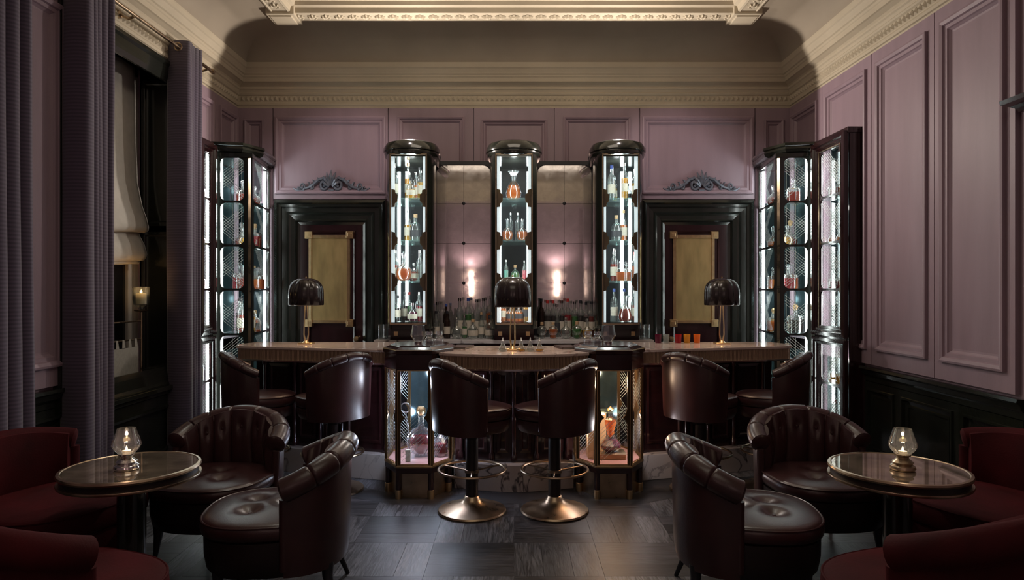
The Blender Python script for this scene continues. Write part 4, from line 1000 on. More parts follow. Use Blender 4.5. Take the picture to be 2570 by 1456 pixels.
# bar stools
def bar_stool(label, loc, rz):
    t = thing('bar_stool', label, 'bar stool', (*loc, 0), rz, 'oxblood leather bar stools')
    tub(t, M['leath'], 0.255, 0.225, 0.03, 2, 178, 0.555, 0.925, 1.05, 0.05, 0.034, 0.70, channels=7, taper=0.96, lean=0.05)
    skirtbody(t, M['leath'], 0.235, -0.25, 0.22, 0.555, 0.635)
    cushion(t, M['leath'], 0.235, -0.26, 0.22, 0.635, 0.715, 0.022)
    MB().lathe([(0, 0.50), (0.07, 0.50), (0.16, 0.535), (0.165, 0.556), (0, 0.556)], 28).build('seat_plate', M['black'], t)
    MB().lathe([(0, 0.05), (0.042, 0.05), (0.042, 0.50), (0, 0.50)], 24).build('column', M['leathd'], t)
    MB().lathe([(0, 0.0), (0.228, 0.0), (0.232, 0.008), (0.226, 0.018), (0.19, 0.026), (0.12, 0.044), (0.075, 0.066), (0.055, 0.09), (0.048, 0.105), (0.044, 0.108), (0, 0.108)], 44).build('base', M['brassold'], t)
    n = 40; fr = MB().tube([(0.225*math.cos(2*PI*k/n), 0.225*math.sin(2*PI*k/n), 0.285) for k in range(n)], 0.009, 8, closed=True).build('foot_ring', M['brassold'], t)
    MB().lathe([(0.043, 0.262), (0.050, 0.264), (0.050, 0.284), (0.043, 0.286)], 24).build('collar', M['brassold'], t)
    for k in range(3):
        a = 0.5+k*2*PI/3; MB().tube([(0.04*math.cos(a), 0.04*math.sin(a), 0.273), (0.223*math.cos(a), 0.223*math.sin(a), 0.283)], 0.006, 6).build('spoke', M['brassold'], fr)
    return t
R_ = math.radians
bar_stool('leather bar stool left of centre, its back turned to the lit left vitrine', (-0.285, 4.54), R_(124))
bar_stool('leather bar stool right of centre, its back turned to the orange right vitrine', (0.275, 4.54), R_(-124))
bar_stool('leather bar stool at the far left end of the left counter wing', (-1.93, 5.06), R_(118))
bar_stool('leather bar stool at the left counter wing, beside the left vitrine', (-1.36, 5.02), R_(-128))
bar_stool('leather bar stool at the right counter wing, beside the right vitrine', (1.40, 5.02), R_(128))
bar_stool('leather bar stool at the far right end of the right counter wing', (1.955, 5.06), R_(-118))

# ---------------------------------------------------------------- round tables and table lamps
def round_table(label, loc):
    t = thing('round_table', label, 'table', (*loc, 0), 0, 'round bronze topped tables')
    MB().lathe([(0, 0.612), (0.280, 0.612), (0.288, 0.620), (0.288, 0.662), (0, 0.662)], 64).build('edge_band', M['leathd'], t)
    MB().lathe([(0.288, 0.612), (0.300, 0.612), (0.302, 0.618), (0.300, 0.624), (0.288, 0.624)], 72).build('lower_brass_rim', M['brassold'], t)
    MB().lathe([(0.284, 0.652), (0.298, 0.652), (0.301, 0.660), (0.298, 0.668), (0.286, 0.670), (0.282, 0.667)], 72).build('upper_brass_rim', M['brassold'], t)
    MB().lathe([(0, 0.660), (0.283, 0.660), (0.283, 0.667), (0, 0.667)], 64).build('glass_top', M['tabletop'], t)
    MB().lathe([(0, 0.03), (0.062, 0.03), (0.062, 0.612), (0, 0.612)], 28).build('pedestal', M['black'], t)
    MB().lathe([(0, 0), (0.20, 0), (0.20, 0.012), (0.17, 0.022), (0.08, 0.03), (0, 0.03)], 40).build('base', M['black'], t)
round_table('round smoked bronze table with brass rim, on the left by the curtains', (-1.805, 3.16))
round_table('round smoked bronze table with brass rim, on the right by the panelled wall', (1.80, 3.14))
def tealamp(label, loc, ribbed):
    t = thing('tea_light_lamp', label, 'candle lamp', loc, 0, 'tea light lamps on the round tables')
    MB().lathe([(0, 0), (0.05, 0), (0.055, 0.008), (0.052, 0.018), (0.040, 0.026), (0.046, 0.036), (0.036, 0.044), (0.026, 0.052), (0.026, 0.060), (0.034, 0.066), (0.034, 0.072), (0, 0.072)], 28).build('base', M['brassold'] if not ribbed else M['steel'], t)
    n = 48; rings = []
    prof = [(0.032, 0.072), (0.050, 0.092), (0.061, 0.112), (0.060, 0.120), (0.042, 0.175), (0.038, 0.190)]
    for r, z in prof: rings.append([((r*(1+(0.03*math.cos(k*PI) if ribbed else 0)))*math.cos(2*PI*k/n), (r*(1+(0.03*math.cos(k*PI) if ribbed else 0)))*math.sin(2*PI*k/n), z) for k in range(n)])
    MB().loft(rings, None, False, False).build('glass_shade', M['crystal'] if ribbed else M['clear'], t, ang=60)
    MB().lathe([(0, 0.072), (0.018, 0.072), (0.018, 0.086), (0, 0.084)], 16).build('tea_light', M['wax'], t)
    MB().lathe([(0, 0.086), (0.005, 0.092), (0.003, 0.100), (0, 0.108)], 8).build('flame', M['flame'], t)
    lamp('tea_light_glow', 'POINT', (loc[0], loc[1], loc[2]+0.115), 0.22, (1.0, 0.72, 0.5), shadow_soft_size=0.008)
tealamp('ribbed glass tea light lamp glowing on the left round table', (-1.80, 3.11, 0.6685), True)
tealamp('smooth glass tea light lamp on brass foot, on the right round table', (1.80, 3.10, 0.6685), False)

def table_lamp(label, loc):
    t = thing('table_lamp', label, 'lamp', loc, 0, 'fluted dome lamps on the bar')
    MB().box(-0.06, 0.06, -0.045, 0.045, 0, 0.012).build('base', M['brass'], t, bevel=0.003)
    MB().lathe([(0, 0.012), (0.03, 0.012), (0.022, 0.022), (0.012, 0.03), (0, 0.03)], 20).build('base_boss', M['brass'], t)
    for s in (-1, 1): MB().tube([(s*0.008, 0, 0.02), (s*0.018, 0, 0.08), (s*0.017, 0, 0.16), (s*0.012, 0, 0.25), (s*0.009, 0, 0.36), (s*0.009, 0, 0.50)], [0.008, 0.006, 0.0055, 0.005, 0.005, 0.005], 8).build('stem', M['brass'], t)
    n = 96; rings = []
    for r, z in ((0.140, 0.325), (0.145, 0.330), (0.145, 0.42), (0.142, 0.46), (0.128, 0.50), (0.102, 0.530), (0.070, 0.546), (0.035, 0.551), (0.006, 0.552)):
        rings.append([(r*(1-0.09*(1-abs(math.sin(6*PI*k/n)))**1.6*(1 if r > 0.03 else 0))*math.cos(2*PI*k/n), r*(1-0.09*(1-abs(math.sin(6*PI*k/n)))**1.6*(1 if r > 0.03 else 0))*math.sin(2*PI*k/n), z) for k in range(n)])
    sh = MB().loft(rings, None, False, True).build('shade', M['shade'], t, ang=50)
    so = sh.modifiers.new('thick', 'SOLIDIFY'); so.thickness = 0.003
    MB().lathe([(0, 0.552), (0.006, 0.552), (0.007, 0.562), (0, 0.567)], 12).build('finial', M['brass'], t)
    MB().lathe([(0, 0.42), (0.014, 0.43), (0.016, 0.46), (0, 0.48)], 12).build('bulb', M['wax'], t)
    lamp('lamp_glow', 'POINT', (loc[0], loc[1]-0.03, loc[2]+0.40), 2.6, (1.0, 0.66, 0.4), shadow_soft_size=0.015)
table_lamp('dark fluted dome lamp on brass stem, on the left counter wing', (-1.745, 5.62, ZT))
table_lamp('dark fluted dome lamp on brass stem, on the centre counter', (-0.01, 5.03, ZT))
table_lamp('dark fluted dome lamp on brass stem, on the right counter wing', (1.745, 5.62, ZT))

# ================================================================ glassware and bottles
KINDS = {
 # name: (profile (r, z), liquid level, label band or None, top part)
 'slender': ([(0, 0), (0.033, 0), (0.035, 0.006), (0.035, 0.17), (0.030, 0.20), (0.014, 0.225), (0.012, 0.28), (0.014, 0.285), (0.012, 0.29)], 0.155, (0.05, 0.13), 'cap'),
 'tall': ([(0, 0), (0.030, 0), (0.032, 0.006), (0.032, 0.22), (0.026, 0.25), (0.012, 0.27), (0.011, 0.33), (0.013, 0.335), (0.012, 0.34)], 0.20, (0.07, 0.15), 'cap'),
 'squat': ([(0, 0), (0.040, 0), (0.043, 0.008), (0.043, 0.10), (0.036, 0.125), (0.014, 0.145), (0.013, 0.185), (0.016, 0.19), (0.013, 0.195)], 0.09, (0.03, 0.08), 'cap'),
 'decanter': ([(0, 0), (0.040, 0), (0.052, 0.012), (0.058, 0.04), (0.050, 0.075), (0.024, 0.105), (0.013, 0.125), (0.012, 0.155), (0.022, 0.175), (0.019, 0.178)], 0.062, None, 'stopper'),
 'flared': ([(0, 0), (0.042, 0), (0.056, 0.02), (0.060, 0.05), (0.046, 0.10), (0.034, 0.125), (0.020, 0.14), (0.017, 0.17), (0.030, 0.205), (0.044, 0.222), (0.041, 0.224)], 0.11, None, None),
 'skull': ([(0, 0), (0.030, 0), (0.034, 0.02), (0.030, 0.035), (0.046, 0.06), (0.048, 0.085), (0.038, 0.11), (0.014, 0.122), (0.012, 0.145), (0.014, 0.15)], 0.09, None, 'cap'),
 'round': ([(0, 0), (0.028, 0), (0.048, 0.018), (0.056, 0.055), (0.048, 0.092), (0.022, 0.112), (0.014, 0.125), (0.014, 0.16), (0.016, 0.165)], 0.085, None, 'stopper'),
 'square': ([(0, 0), (0.046, 0), (0.050, 0.006), (0.050, 0.12), (0.044, 0.132), (0.016, 0.138), (0.014, 0.170), (0.019, 0.172), (0.017, 0.178)], 0.10, None, 'stopper'),
 'flask': ([(0, 0), (0.046, 0), (0.052, 0.01), (0.052, 0.07), (0.044, 0.10), (0.022, 0.125), (0.013, 0.135), (0.012, 0.175), (0.015, 0.18)], 0.10, (0.03, 0.08), 'cap'),
}
PROTO = {}
def bottle(kind, liqm, cap, lab, loc, label, group, sc=1.0, rz=0.0, cat='bottle'):
    key = (kind, liqm, cap, lab)
    if key not in PROTO:
        prof, lv, band, top = KINDS[kind]; n = 4 if kind == 'square' else 18; a0 = PI/4 if kind == 'square' else 0
        root = thing('bottle', label, cat)
        full = [(r, z) for r, z in prof]
        gm = 'clear' if liqm != 'darkglass' else 'darkliq'
        sq = math.sqrt(2)*0.9 if kind == 'square' else 1
        g = MB()
        if kind == 'square':
            rings = []
            for r, z in prof[1:]:
                if r > 0.03: rings.append([(x, y, z) for x, y in rr(r, r*0.8, 0.012, 3)])
                else: rings.append([(r*math.cos(2*PI*k/16+PI/16), r*math.sin(2*PI*k/16+PI/16), z) for k in range(16)])
            g.loft(rings, None, True, False)
        else: g.lathe(full, n)
        g.build('glass_body', M[gm], root, ang=45)
        if liqm not in (None, 'darkglass'):
            lp = []
            for (r, z), (r2, z2) in zip(prof, prof[1:]):
                if z <= lv: lp.append((r*0.93, max(z, 0.004)))
                if z < lv <= z2: u = (lv-z)/(z2-z); lp.append(((r+(r2-r)*u)*0.93, lv))
            lp.append((0, lv))
            if kind == 'square':
                MB().prism(rr(0.045, 0.036, 0.01, 3), 0.004, lv).build('liquid', M[liqm], root, ang=45)
            else: MB().lathe(lp, n).build('liquid', M[liqm], root, ang=45)
        zt = prof[-1][1]; rt = prof[-1][0]
        if top == 'cap' and cap: MB().lathe([(0, zt-0.02), (rt*1.15, zt-0.02), (rt*1.15, zt+0.008), (0, zt+0.010)], 14).build('cap', M[cap], root)
        elif top == 'stopper': MB().lathe([(0, zt-0.01), (rt*0.7, zt-0.01), (rt*0.8, zt+0.004), (0.018, zt+0.016), (0.020, zt+0.026), (0.010, zt+0.038), (0, zt+0.040)], 12).build('stopper', M['crystal' if cap != 'cork' else 'cork'], root)
        if band and lab:
            r = prof[2][0]*1.012; z0, z1 = band; vs = []; K = 10
            for z in (z0, z1):
                for k in range(K+1):
                    a = -PI/2+(k/K-0.5)*PI*0.85; vs.append((r*math.cos(a), r*math.sin(a), z))
            MB().add(vs, [(k, k+1, K+2+k, K+1+k) for k in range(K)]).build('label', M[lab], root)
        PROTO[key] = root; o = root
    else: o = copyo(PROTO[key])
    o.location = loc; o.scale = (sc, sc, sc); o.rotation_euler = (0, 0, rz)
    tag(o, label, cat, group); return o
CN = {'amber': 'amber', 'rum': 'dark red-brown', 'gold': 'golden', 'ruby': 'ruby red', 'greenliq': 'green', 'orange': 'orange', 'aqua': 'turquoise', 'pink': 'pink', 'water': 'clear', 'darkglass': 'near-black', 'violet': 'dark purple', 'darkliq': 'dark', None: 'empty clear'}
KN = {'slender': 'bottle', 'tall': 'tall bottle', 'squat': 'squat bottle', 'decanter': 'stoppered decanter', 'flared': 'flared decanter', 'skull': 'skull-like bottle', 'round': 'round decanter', 'square': 'square decanter', 'flask': 'wide flask'}
ORD = ['first', 'second', 'third', 'fourth', 'fifth', 'sixth', 'seventh', 'eighth', 'ninth', 'tenth', 'eleventh', 'twelfth']
def row(items, y, z, place, group):
    """items: (kind, liquid, cap, label, x, scale[, dy]) from left to right"""
    items = sorted(items, key=lambda i: i[4])
    for k, it in enumerate(items):
        kind, lq, cap, lab, x, sc = it[:6]; dy = it[6] if len(it) > 6 else 0
        pos = 'only one' if len(items) == 1 else '%s from left' % ORD[k]
        bottle(kind, lq, cap, lab, (x, y+dy, z), '%s %s, %s %s' % (CN[lq], KN[kind], pos, place), group, sc, random.uniform(-0.2, 0.2))
def X_(px, d): return (px-1290)/FP*d
# --- towers: shelves from the top
G = 'bottles in the lit towers'
TL = [
 ([('slender', 'water', 'capsilver', 'cream_label', 990, 1.05), ('tall', 'gold', 'cork', 'cream_label', 1022, 0.95, 0.06), ('squat', 'gold', 'capblack', 'cream_label', 1034, 0.9, -0.07), ('slender', 'amber', 'capsilver', 'cream_label', 1044, 0.8), ('slender', 'gold', 'capblack', 'cream_label', 1055, 0.95)], 0),
 ([('slender', 'gold', 'capsilver', 'cream_label', 1024, 0.9), ('squat', 'water', 'cork', 'dark_label', 1043, 1.15)], 1),
 ([('slender', 'rum', 'capsilver', 'cream_label', 992, 0.9), ('round', 'amber', 'x', None, 1016, 1.25, -0.06), ('flask', 'rum', 'capsilver', 'cream_label', 1038, 0.85, 0.05), ('slender', 'water', 'capsilver', None, 1054, 0.9)], 2),
 ([('slender', 'greenliq', 'capblack', 'cream_label', 989, 0.8), ('slender', 'darkliq', 'capblack', 'cream_label', 1001, 0.75, -0.05), ('slender', 'darkliq', 'capblack', 'cream_label', 1014, 0.85, 0.02), ('slender', 'greenliq', 'capred', None, 1024, 0.85, 0.07), ('flask', 'violet', 'capsilver', 'cream_label', 1038, 0.85, -0.06), ('slender', 'ruby', 'capsilver', 'cream_label', 1052, 0.85)], 3)]
TC = [
 ([('flared', 'orange', None, None, 1289, 1.12)], 0),
 ([('round', 'amber', 'x', None, 1273, 0.95), ('tall', 'water', 'capsilver', None, 1281, 0.75, 0.15), ('tall', 'water', 'capsilver', None, 1300, 0.75, 0.15), ('round', 'amber', 'x', None, 1311, 0.95)], 1),
 ([('slender', 'aqua', 'capsilver', None, 1270, 0.62), ('flask', 'greenliq', 'cork', None, 1293, 0.75, 0.03), ('slender', 'pink', 'capsilver', None, 1316, 0.60)], 2),
 ([('slender', 'orange', 'capblack', 'cream_label', 1264, 0.7), ('flask', 'amber', 'cork', 'dark_label', 1282, 0.8), ('flask', 'orange', 'capblack', 'dark_label', 1302, 0.8), ('slender', 'gold', 'capblack', 'dark_label', 1320, 0.8)], 3)]
TR = [
 ([('slender', 'water', 'capblue', 'cream_label', 1535, 1.0), ('slender', 'gold', 'capsilver', 'cream_label', 1546, 0.7, 0.09), ('tall', 'gold', 'capsilver', 'cream_label', 1566, 0.9, -0.04), ('squat', 'water', 'capsilver', 'dark_label', 1580, 0.75, 0.1), ('slender', 'gold', 'capsilver', 'cream_label', 1594, 0.9)], 0),
 ([('squat', 'water', 'cork', 'dark_label', 1547, 1.1), ('slender', 'orange', 'cork', 'cream_label', 1565, 0.9)], 1),
 ([('slender', 'rum', 'capsilver', 'cream_label', 1541, 0.95), ('square', 'amber', 'x', None, 1556, 0.8, -0.03), ('square', 'amber', 'x', None, 1573, 0.8, 0.04), ('slender', 'amber', 'capred', None, 1593, 0.85)], 2),
 ([('slender', 'water', 'capblue', 'cream_label', 1541, 0.95), ('flared', 'rum', None, None, 1566, 1.0, -0.07), ('slender', 'water', 'capblue', None, 1570, 0.95, 0.08), ('slender', 'rum', 'capsilver', 'cream_label', 1592, 0.9)], 3)]
SN = ['top shelf', 'second shelf', 'third shelf', 'bottom shelf']
for T, nm in ((TL, 'left tower'), (TC, 'centre tower'), (TR, 'right tower')):
    for items, s in T:
        its = [(a[0], a[1], a[2], a[3], X_(a[4], 6.42), a[5]*1.1)+((a[6],) if len(a) > 6 else ()) for a in items]
        row(its, 6.42, (SHZ+[1.2])[s] if s < 3 else 1.201, 'on the %s of the %s' % (SN[s], nm), G)
# --- back counter
G = 'spirit bottles on the back counter'
BL = [('tall', None, 'capsilver', None, 1098, 1.0), ('tall', 'darkglass', 'capblue', 'cream_label', 1120, 0.95), ('tall', 'water', 'capsilver', 'cream_label', 1154, 1.12), ('tall', 'greenliq', 'capblue', 'cream_label', 1175, 1.12), ('tall', 'water', 'capsilver', 'cream_label', 1197, 1.08), ('tall', 'water', 'capsilver', 'cream_label', 1213, 1.12), ('tall', 'orange', 'capsilver', None, 1228, 1.18)]
BLf = [('slender', 'water', 'capblack', 'cream_label', 1095, 0.9), ('slender', 'darkglass', 'capblack', 'cream_label', 1122, 0.9), ('round', 'water', 'x', None, 1146, 1.0), ('slender', 'greenliq', 'capsilver', 'cream_label', 1166, 0.75), ('flask', 'water', 'cork', 'cream_label', 1187, 1.0), ('slender', 'water', 'cork', 'cream_label', 1208, 0.85), ('squat', 'water', 'capblack', 'cream_label', 1229, 1.1)]
BRr = [('tall', 'darkglass', 'capblack', None, 1358, 1.1), ('tall', 'darkliq', 'capred', 'cream_label', 1374, 1.05), ('tall', 'darkliq', 'capred', 'cream_label', 1388, 1.05), ('slender', 'water', 'capsilver', 'dark_label', 1398, 1.1), ('tall', 'darkliq', 'capsilver', 'cream_label', 1410, 1.05), ('tall', 'ruby', 'capred', 'cream_label', 1425, 1.1), ('tall', 'greenliq', 'capsilver', None, 1442, 1.02), ('tall', 'darkliq', 'capblack', 'cream_label', 1457, 1.05), ('tall', 'darkliq', 'capblack', 'cream_label', 1471, 1.0), ('tall', 'rum', 'capblack', 'cream_label', 1484, 1.02), ('tall', 'darkliq', 'capblack', 'cream_label', 1497, 0.9)]
BRf = [('skull', 'water', 'cork', None, 1360, 1.0), ('skull', 'amber', 'cork', None, 1388, 1.0), ('round', 'water', 'capsilver', None, 1420, 1.0), ('skull', 'greenliq', 'cork', None, 1448, 1.05), ('round', 'gold', 'x', None, 1474, 0.95), ('slender', 'darkliq', 'cork', None, 1497, 0.75)]
for B, y, nm in ((BL, 6.70, 'in the back row below the left mirror'), (BLf, 6.48, 'in the front row below the left mirror'), (BRr, 6.70, 'in the back row below the right mirror'), (BRf, 6.48, 'in the front row below the right mirror')):
    row([(a[0], a[1], a[2], a[3], X_(a[4], y), a[5]) for a in B], y, 1.0305, nm, G)
# --- corner cabinets
G = 'decanters in the corner cabinets'
CC = {5: [('square', 'rum', 'x', None, 600, 1.0), ('round', 'rum', 'x', None, 657, 0.9)],
      4: [('decanter', 'rum', 'x', None, 597, 1.0), ('round', 'gold', 'x', None, 617, 0.8), ('square', 'ruby', 'cork', None, 631, 0.95), ('flask', 'rum', 'cork', 'dark_label', 662, 1.0)],
      3: [('square', 'ruby', 'x', None, 592, 1.05), ('square', 'rum', 'x', None, 616, 0.95), ('square', 'amber', 'x', None, 640, 0.9), ('slender', 'gold', 'cork', None, 653, 0.7), ('square', 'ruby', 'x', None, 664, 0.9)],
      2: [('tall', 'darkliq', 'capblack', 'dark_label', 591, 0.85), ('slender', 'rum', 'capblack', 'cream_label', 611, 1.0), ('slender', 'gold', 'cork', 'cream_label', 624, 0.85), ('flask', 'amber', 'cork', 'dark_label', 657, 1.0)],
      1: [('slender', 'amber', 'cork', 'cream_label', 600, 0.9)]}
CR = {5: [('round', 'rum', 'x', None, 1928, 0.95), ('square', 'rum', 'x', None, 1986, 1.0), ('round', 'gold', 'x', None, 2006, 0.8)],
      4: [('decanter', 'amber', 'x', None, 1932, 0.9), ('round', 'gold', 'x', None, 1970, 0.9), ('decanter', 'rum', 'cork', None, 1993, 1.1)],
      3: [('square', 'orange', 'x', None, 1933, 0.9), ('square', 'ruby', 'x', None, 1972, 1.0), ('square', 'amber', 'x', None, 1996, 1.0)],
      2: [('square', 'orange', 'cork', None, 1926, 0.95), ('slender', 'gold', 'cork', None, 1940, 0.7), ('squat', 'rum', 'cork', 'cream_label', 1965, 1.0), ('square', 'darkliq', 'cork', None, 1991, 1.15)],
      1: [('slender', 'ruby', 'cork', 'cream_label', 1985, 0.9)]}
LN = {5: 'top shelf', 4: 'second shelf', 3: 'third shelf', 2: 'fourth shelf', 1: 'fifth shelf'}
for D, nm, sx in ((CC, 'left', -1), (CR, 'right', 1)):
    for lv, items in D.items():
        its = []
        for a in items:
            side_ = (a[4] > 645 and sx < 0) or (a[4] < 1950 and sx > 0)
            d = 6.62 if side_ else 6.42; x = X_(a[4], d)
            if side_: x = sx*max(abs(x), 2.565)
            its.append((a[0], a[1], a[2], a[3], x, a[5]*1.12, (d-6.42)+(0.0 if side_ else (-0.05 if len(its) % 2 else 0.09))))
        row(its, 6.42, CZ[lv]+0.0005, 'on the %s of the %s corner cabinet' % (LN[lv], nm), G)
G = 'small bottles in the wall cabinets'
WL = {5: ('square', 'rum', 'x', None), 4: ('decanter', 'ruby', 'x', None), 3: ('square', 'ruby', 'x', None), 2: ('slender', 'orange', 'cork', 'cream_label'), 1: ('slender', 'gold', 'cork', None)}
WR = {5: ('square', 'rum', 'x', None), 4: ('decanter', 'orange', 'x', None), 3: ('square', 'ruby', 'x', None), 2: ('square', 'rum', 'x', None), 1: ('square', 'gold', 'x', None)}
for D, nm, sx in ((WL, 'left', -1), (WR, 'right', 1)):
    for lv, a in D.items():
        for k, y in enumerate((5.94, 5.80) if sx > 0 else (6.05, 5.94)):
            bottle(a[0], a[1], a[2], a[3], (sx*2.832, y, CZ[lv]+0.0005), '%s %s, %s of two on the %s of the %s wall cabinet' % (CN[a[1]], KN[a[0]], 'farther' if k == 0 else 'nearer', LN[lv], nm), G, 0.72, 0.3*k)
for k, (y, lq) in enumerate(((5.70, 'ruby'), (5.80, 'greenliq'), (5.90, 'ruby'))):
    bottle('slender', lq, 'capred' if k != 1 else 'cork', None, (2.832, y, CZ[0]-0.0095), '%s bottle on the cabinet floor of the right wall cabinet, %s' % (CN[lq], ('nearest', 'between two others', 'farthest')[k]), G, 0.9)

# --- bar top: glasses, cruets, colour tumblers, lanterns
def cruet(px, k):
    t = thing('cruet', 'pear-shaped glass cruet on the centre counter, %s from left' % ORD[k], 'cruet', (X_(px, 4.93), 4.93, ZT), 0, 'pear-shaped cruets around the centre lamp')
    MB().lathe([(0, 0), (0.030, 0), (0.033, 0.006), (0.028, 0.03), (0.012, 0.055), (0.009, 0.075), (0.012, 0.082), (0.010, 0.084)], 20).build('glass_body', M['clear'], t)
    MB().lathe([(0, 0.003), (0.028, 0.003), (0.029, 0.008), (0.026, 0.016), (0, 0.016)], 18).build('liquid', M['gold' if k % 2 else 'water'], t)
    MB().lathe([(0, 0.080), (0.009, 0.082), (0.006, 0.092), (0.002, 0.104), (0, 0.106)], 10).build('stopper', M['steel'], t)
for k, px in enumerate((1262, 1308, 1331, 1354)): cruet(px, k)
def tumbler(name, label, loc, r=0.032, h=0.085, mat='clear', group=None, dome=False, lip=1.0):
    t = thing(name, label, 'glass', loc, 0, group)
    MB().lathe([(0, 0), (r*0.86, 0), (r*0.9, 0.004), (r, h), (r*0.95, h), (r*0.84, 0.010), (0, 0.010)], 20).build('glass_body', M[mat], t)
    return t
for k, (px, mt, c, pos) in enumerate(((1652, 'violet', 'dark purple', 'leftmost'), (1672, 'water', 'clear smoked', 'second from left'), (1702, 'ruby', 'ruby', 'in the middle'), (1724, 'gold', 'yellow', 'between ruby and orange ones'), (1749, 'orange', 'orange', 'rightmost'))):
    tumbler('tumbler', '%s tumbler glass on the right counter wing, %s of five' % (c, pos), (X_(px, 5.72), 5.72, ZT), 0.028, 0.075, mt, 'coloured tumblers on the right counter')
def glass_stack(px, d, z, label, r=0.034):
    t = thing('stemless_glass', label, 'glass', (X_(px, d), d, z), 0, 'upturned glasses on the vitrine caps')
    MB().lathe([(0, 0), (r, 0), (r*1.05, 0.01), (r*0.9, 0.03), (r*0.55, 0.045), (r*0.85, 0.06), (r*0.75, 0.085), (r*0.70, 0.085), (r*0.8, 0.06), (0, 0.05)], 18).build('glass_body', M['crystal'], t)
def lantern(px, d, z, label):
    t = thing('glass_lantern', label, 'lantern', (X_(px, d), d, z), 0, 'faceted glass lanterns on the vitrine caps')
    MB().lathe([(0, 0), (0.035, 0), (0.036, 0.012), (0, 0.012)], 16).build('foot', M['steel'], t)
    MB().lathe([(0.034, 0.012), (0.060, 0.06), (0.046, 0.13), (0.043, 0.13), (0.056, 0.06), (0.030, 0.014)], 8).build('glass_body', M['crystal'], t, smooth=False)
    MB().lathe([(0.044, 0.130), (0.048, 0.130), (0.048, 0.134), (0.044, 0.134)], 8).build('top_rim', M['steel'], t)
ZV = 1.0955
lantern(1050, 5.10, ZV, 'faceted clear glass lantern on the left vitrine cap')
glass_stack(1077, 5.16, ZV, 'waisted crystal glass right of the lantern on the left vitrine cap, inner one')
glass_stack(1102, 5.20, ZV, 'waisted crystal glass at the right edge of the left vitrine cap')
lantern(1526, 5.10, ZV, 'faceted clear glass lantern on the right vitrine cap')
glass_stack(1499, 5.16, ZV, 'waisted crystal glass left of the lantern on the right vitrine cap, inner one')
glass_stack(1476, 5.20, ZV, 'waisted crystal glass at the left edge of the right vitrine cap')
# leather bill folders lying on the centre counter beside the vitrines
for sx in (-1, 1):
    t = thing('menu_folder', 'dark red leather menu folder on the centre counter beside the %s vitrine' % ('left' if sx < 0 else 'right'), 'menu', (sx*0.41, 5.22, ZT), sx*0.25, 'leather menu folders')
    MB().box(-0.07, 0.07, -0.11, 0.11, 0, 0.004).box(-0.07, 0.07, -0.11, 0.11, 0.013, 0.017).box(-0.07, -0.066, -0.11, 0.11, 0, 0.017).build('cover', M['leath'], t, bevel=0.001)
    MB().box(-0.064, 0.066, -0.105, 0.105, 0.0042, 0.0128).build('pages', M['paper'], t, smooth=False)
# glasses standing on the back counter beside the towers
for sx in (-1, 1):
    for k in range(4):
        x = sx*(1.12+0.055*k); tumbler('highball_glass', 'clear highball glass at the %s end of the back counter, %s from the tower' % ('left' if sx < 0 else 'right', ORD[k]), (x+0*k, 6.42+0.03*(k % 2), 1.0305), 0.024, 0.14, 'clear', 'highball glasses on the back counter') if abs(x) < 1.29 and abs(x) > 1.23 or k < 0 else None

# --- vitrine contents
Z0 = 0.2465
def coil(c, r, a0, a1, n): return [(c[0]+r*math.cos(a0+(a1-a0)*k/n), c[1], c[2]+r*math.sin(a0+(a1-a0)*k/n)) for k in range(n+1)]
t = thing('crystal_decanter', 'ornate cut crystal decanter of ruby cognac with gold stopper, in the left vitrine', 'decanter', (-0.70, 5.04, Z0))
MB().lathe([(0, 0), (0.05, 0), (0.05, 0.012), (0.03, 0.02), (0.05, 0.04), (0.085, 0.09), (0.09, 0.13), (0.07, 0.18), (0.03, 0.22), (0.02, 0.25), (0.02, 0.30), (0.028, 0.31), (0.026, 0.315)], 28, None, 0.6).build('glass_body', M['crystal'], t)
MB().lathe([(0, 0.024), (0.03, 0.025), (0.078, 0.09), (0.082, 0.125), (0.06, 0.16), (0, 0.165)], 24, None, 0.6).build('liquid', M['cognac'], t)
MB().lathe([(0, 0.31), (0.016, 0.31), (0.034, 0.335), (0.036, 0.355), (0.024, 0.375), (0, 0.38)], 20).build('stopper', M['brass'], t)
for s in (-1, 1):
    cr = MB()
    for k in range(17):
        a = -1.3+2.6*k/16; r = 0.104
        MB().lathe([(0, -0.009), (0.008, -0.005), (0.010, 0), (0.008, 0.005), (0, 0.009)], 8, Matrix.Translation((s*r*math.cos(a), 0, 0.115+r*math.sin(a)))).build('crystal_stud', M['crystal'], t)
t = thing('crystal_decanter', 'smaller ruby decanter in a crystal flask, at the right inside the left vitrine', 'decanter', (-0.555, 5.06, Z0))
MB().lathe([(0, 0), (0.045, 0), (0.055, 0.03), (0.052, 0.10), (0.03, 0.14), (0.014, 0.16), (0.014, 0.20), (0.018, 0.205)], 10).build('glass_body', M['crystal'], t, smooth=False)
MB().lathe([(0, 0.004), (0.04, 0.004), (0.05, 0.03), (0.047, 0.095), (0, 0.10)], 10).build('liquid', M['cognac'], t, smooth=False)
MB().lathe([(0, 0.20), (0.02, 0.21), (0.024, 0.235), (0, 0.25)], 8).build('stopper', M['crystal'], t, smooth=False)
t = thing('glass_ornament', 'tall twisted glass stem standing at the left inside the left vitrine', 'glass ornament', (-0.79, 5.0, Z0))
MB().tube([(0, 0, 0.0), (0.005, 0, 0.10), (0.0, 0, 0.22), (-0.015, 0, 0.30), (-0.02, 0, 0.34)], [0.022, 0.006, 0.006, 0.008, 0.004], 8).build('stem', M['crystal'], t)
m = MB(); m.tube(coil((-0.02, 0, 0.375), 0.035, 0, 2*PI, 20)[:-1], 0.005, 6, closed=True); m.build('loop', M['crystal'], t)
t = thing('white_card_box', 'small white box standing at the front left inside the left vitrine', 'box', (-0.775, 4.90, Z0))
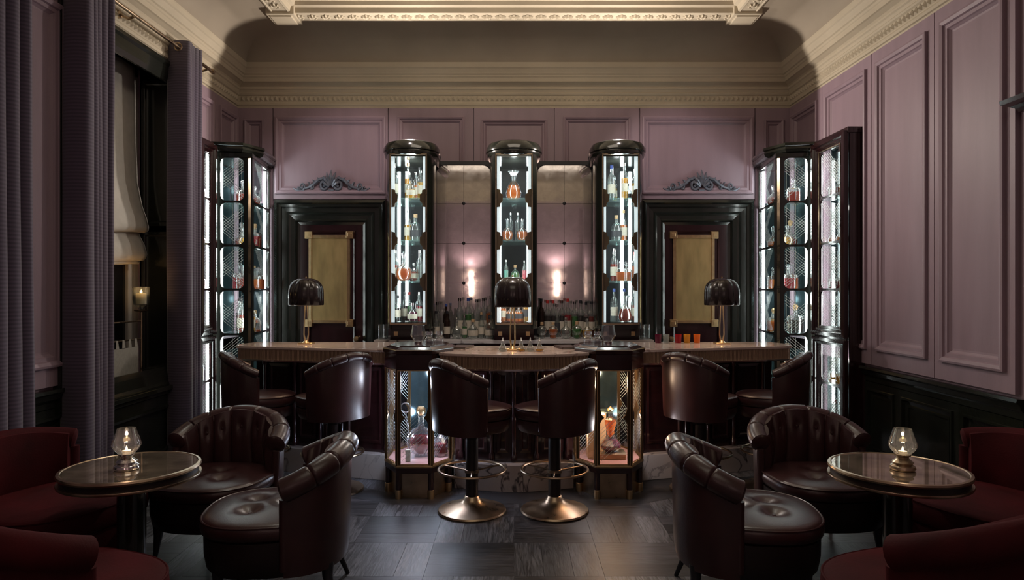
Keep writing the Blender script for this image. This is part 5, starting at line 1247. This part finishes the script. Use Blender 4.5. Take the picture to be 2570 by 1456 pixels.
MB().box(-0.018, 0.018, -0.012, 0.012, 0, 0.085).build('box_body', M['paper'], t, bevel=0.001)
MB().box(-0.019, 0.019, -0.013, 0.013, 0.068, 0.0855).build('lid', M['paper'], t, bevel=0.001)
# right vitrine
t = thing('wooden_block', 'light wooden display block on the floor of the right vitrine', 'block', (0.725, 5.03, Z0))
MB().prism(rr(0.105, 0.09, 0.01), 0, 0.035).build('slab', M['wood'], t, bevel=0.003)
MB().prism(rr(0.108, 0.093, 0.01), 0.035, 0.040).build('edge', M['brassold'], t)
t = thing('amber_decanter', 'sculpted amber and smoke glass decanter on the wooden block in the right vitrine', 'decanter', (0.725, 5.03, Z0+0.041))
MB().lathe([(0, 0), (0.045, 0), (0.078, 0.025), (0.082, 0.05), (0.05, 0.09), (0.028, 0.13), (0.034, 0.17), (0.05, 0.21), (0.045, 0.24), (0.015, 0.26), (0.013, 0.29), (0.02, 0.30)], 9, None, 0.8).build('glass_body', M['crystal'], t, smooth=False)
MB().lathe([(0, 0.004), (0.04, 0.005), (0.072, 0.028), (0.074, 0.05), (0.045, 0.088), (0, 0.09)], 9, None, 0.8).build('lower_liquid', M['violet'], t, smooth=False)
MB().lathe([(0, 0.10), (0.028, 0.13), (0.031, 0.17), (0.044, 0.21), (0.04, 0.235), (0, 0.24)], 9, None, 0.8).build('upper_liquid', M['orange'], t, smooth=False)
MB().lathe([(0, 0.30), (0.022, 0.305), (0.026, 0.32), (0, 0.34)], 9).build('stopper', M['brass'], t)
for (nm, lab, x, y, a, b, h, mt) in (('presentation_box', 'tall tan presentation box at the left inside the right vitrine', 0.585, 5.02, 0.035, 0.05, 0.27, 'tan'),
        ('presentation_box', 'tall tan presentation box behind the amber decanter in the right vitrine', 0.66, 5.20, 0.05, 0.04, 0.30, 'tan')):
    t = thing(nm, lab, 'box', (x, y, Z0)); MB().box(-a, a, -b, b, 0, h).build('box_body', M[mt], t, bevel=0.002)
    MB().box(-a-0.001, a+0.001, -b-0.001, b+0.001, h*0.86, h+0.001).build('lid', M[mt], t, bevel=0.002)
t = thing('glass_display_tray', 'small backlit glass shelf with white light, halfway up the right vitrine', 'shelf', (0.66, 5.06, 0.575))
MB().box(-0.10, 0.14, -0.05, 0.12, 0, 0.008).build('glass_shelf', M['shelfglass'], t, bevel=0.001)
MB().box(-0.09, 0.02, -0.04, 0.02, -0.012, -0.001).build('light_bar', M['ledw'], t)
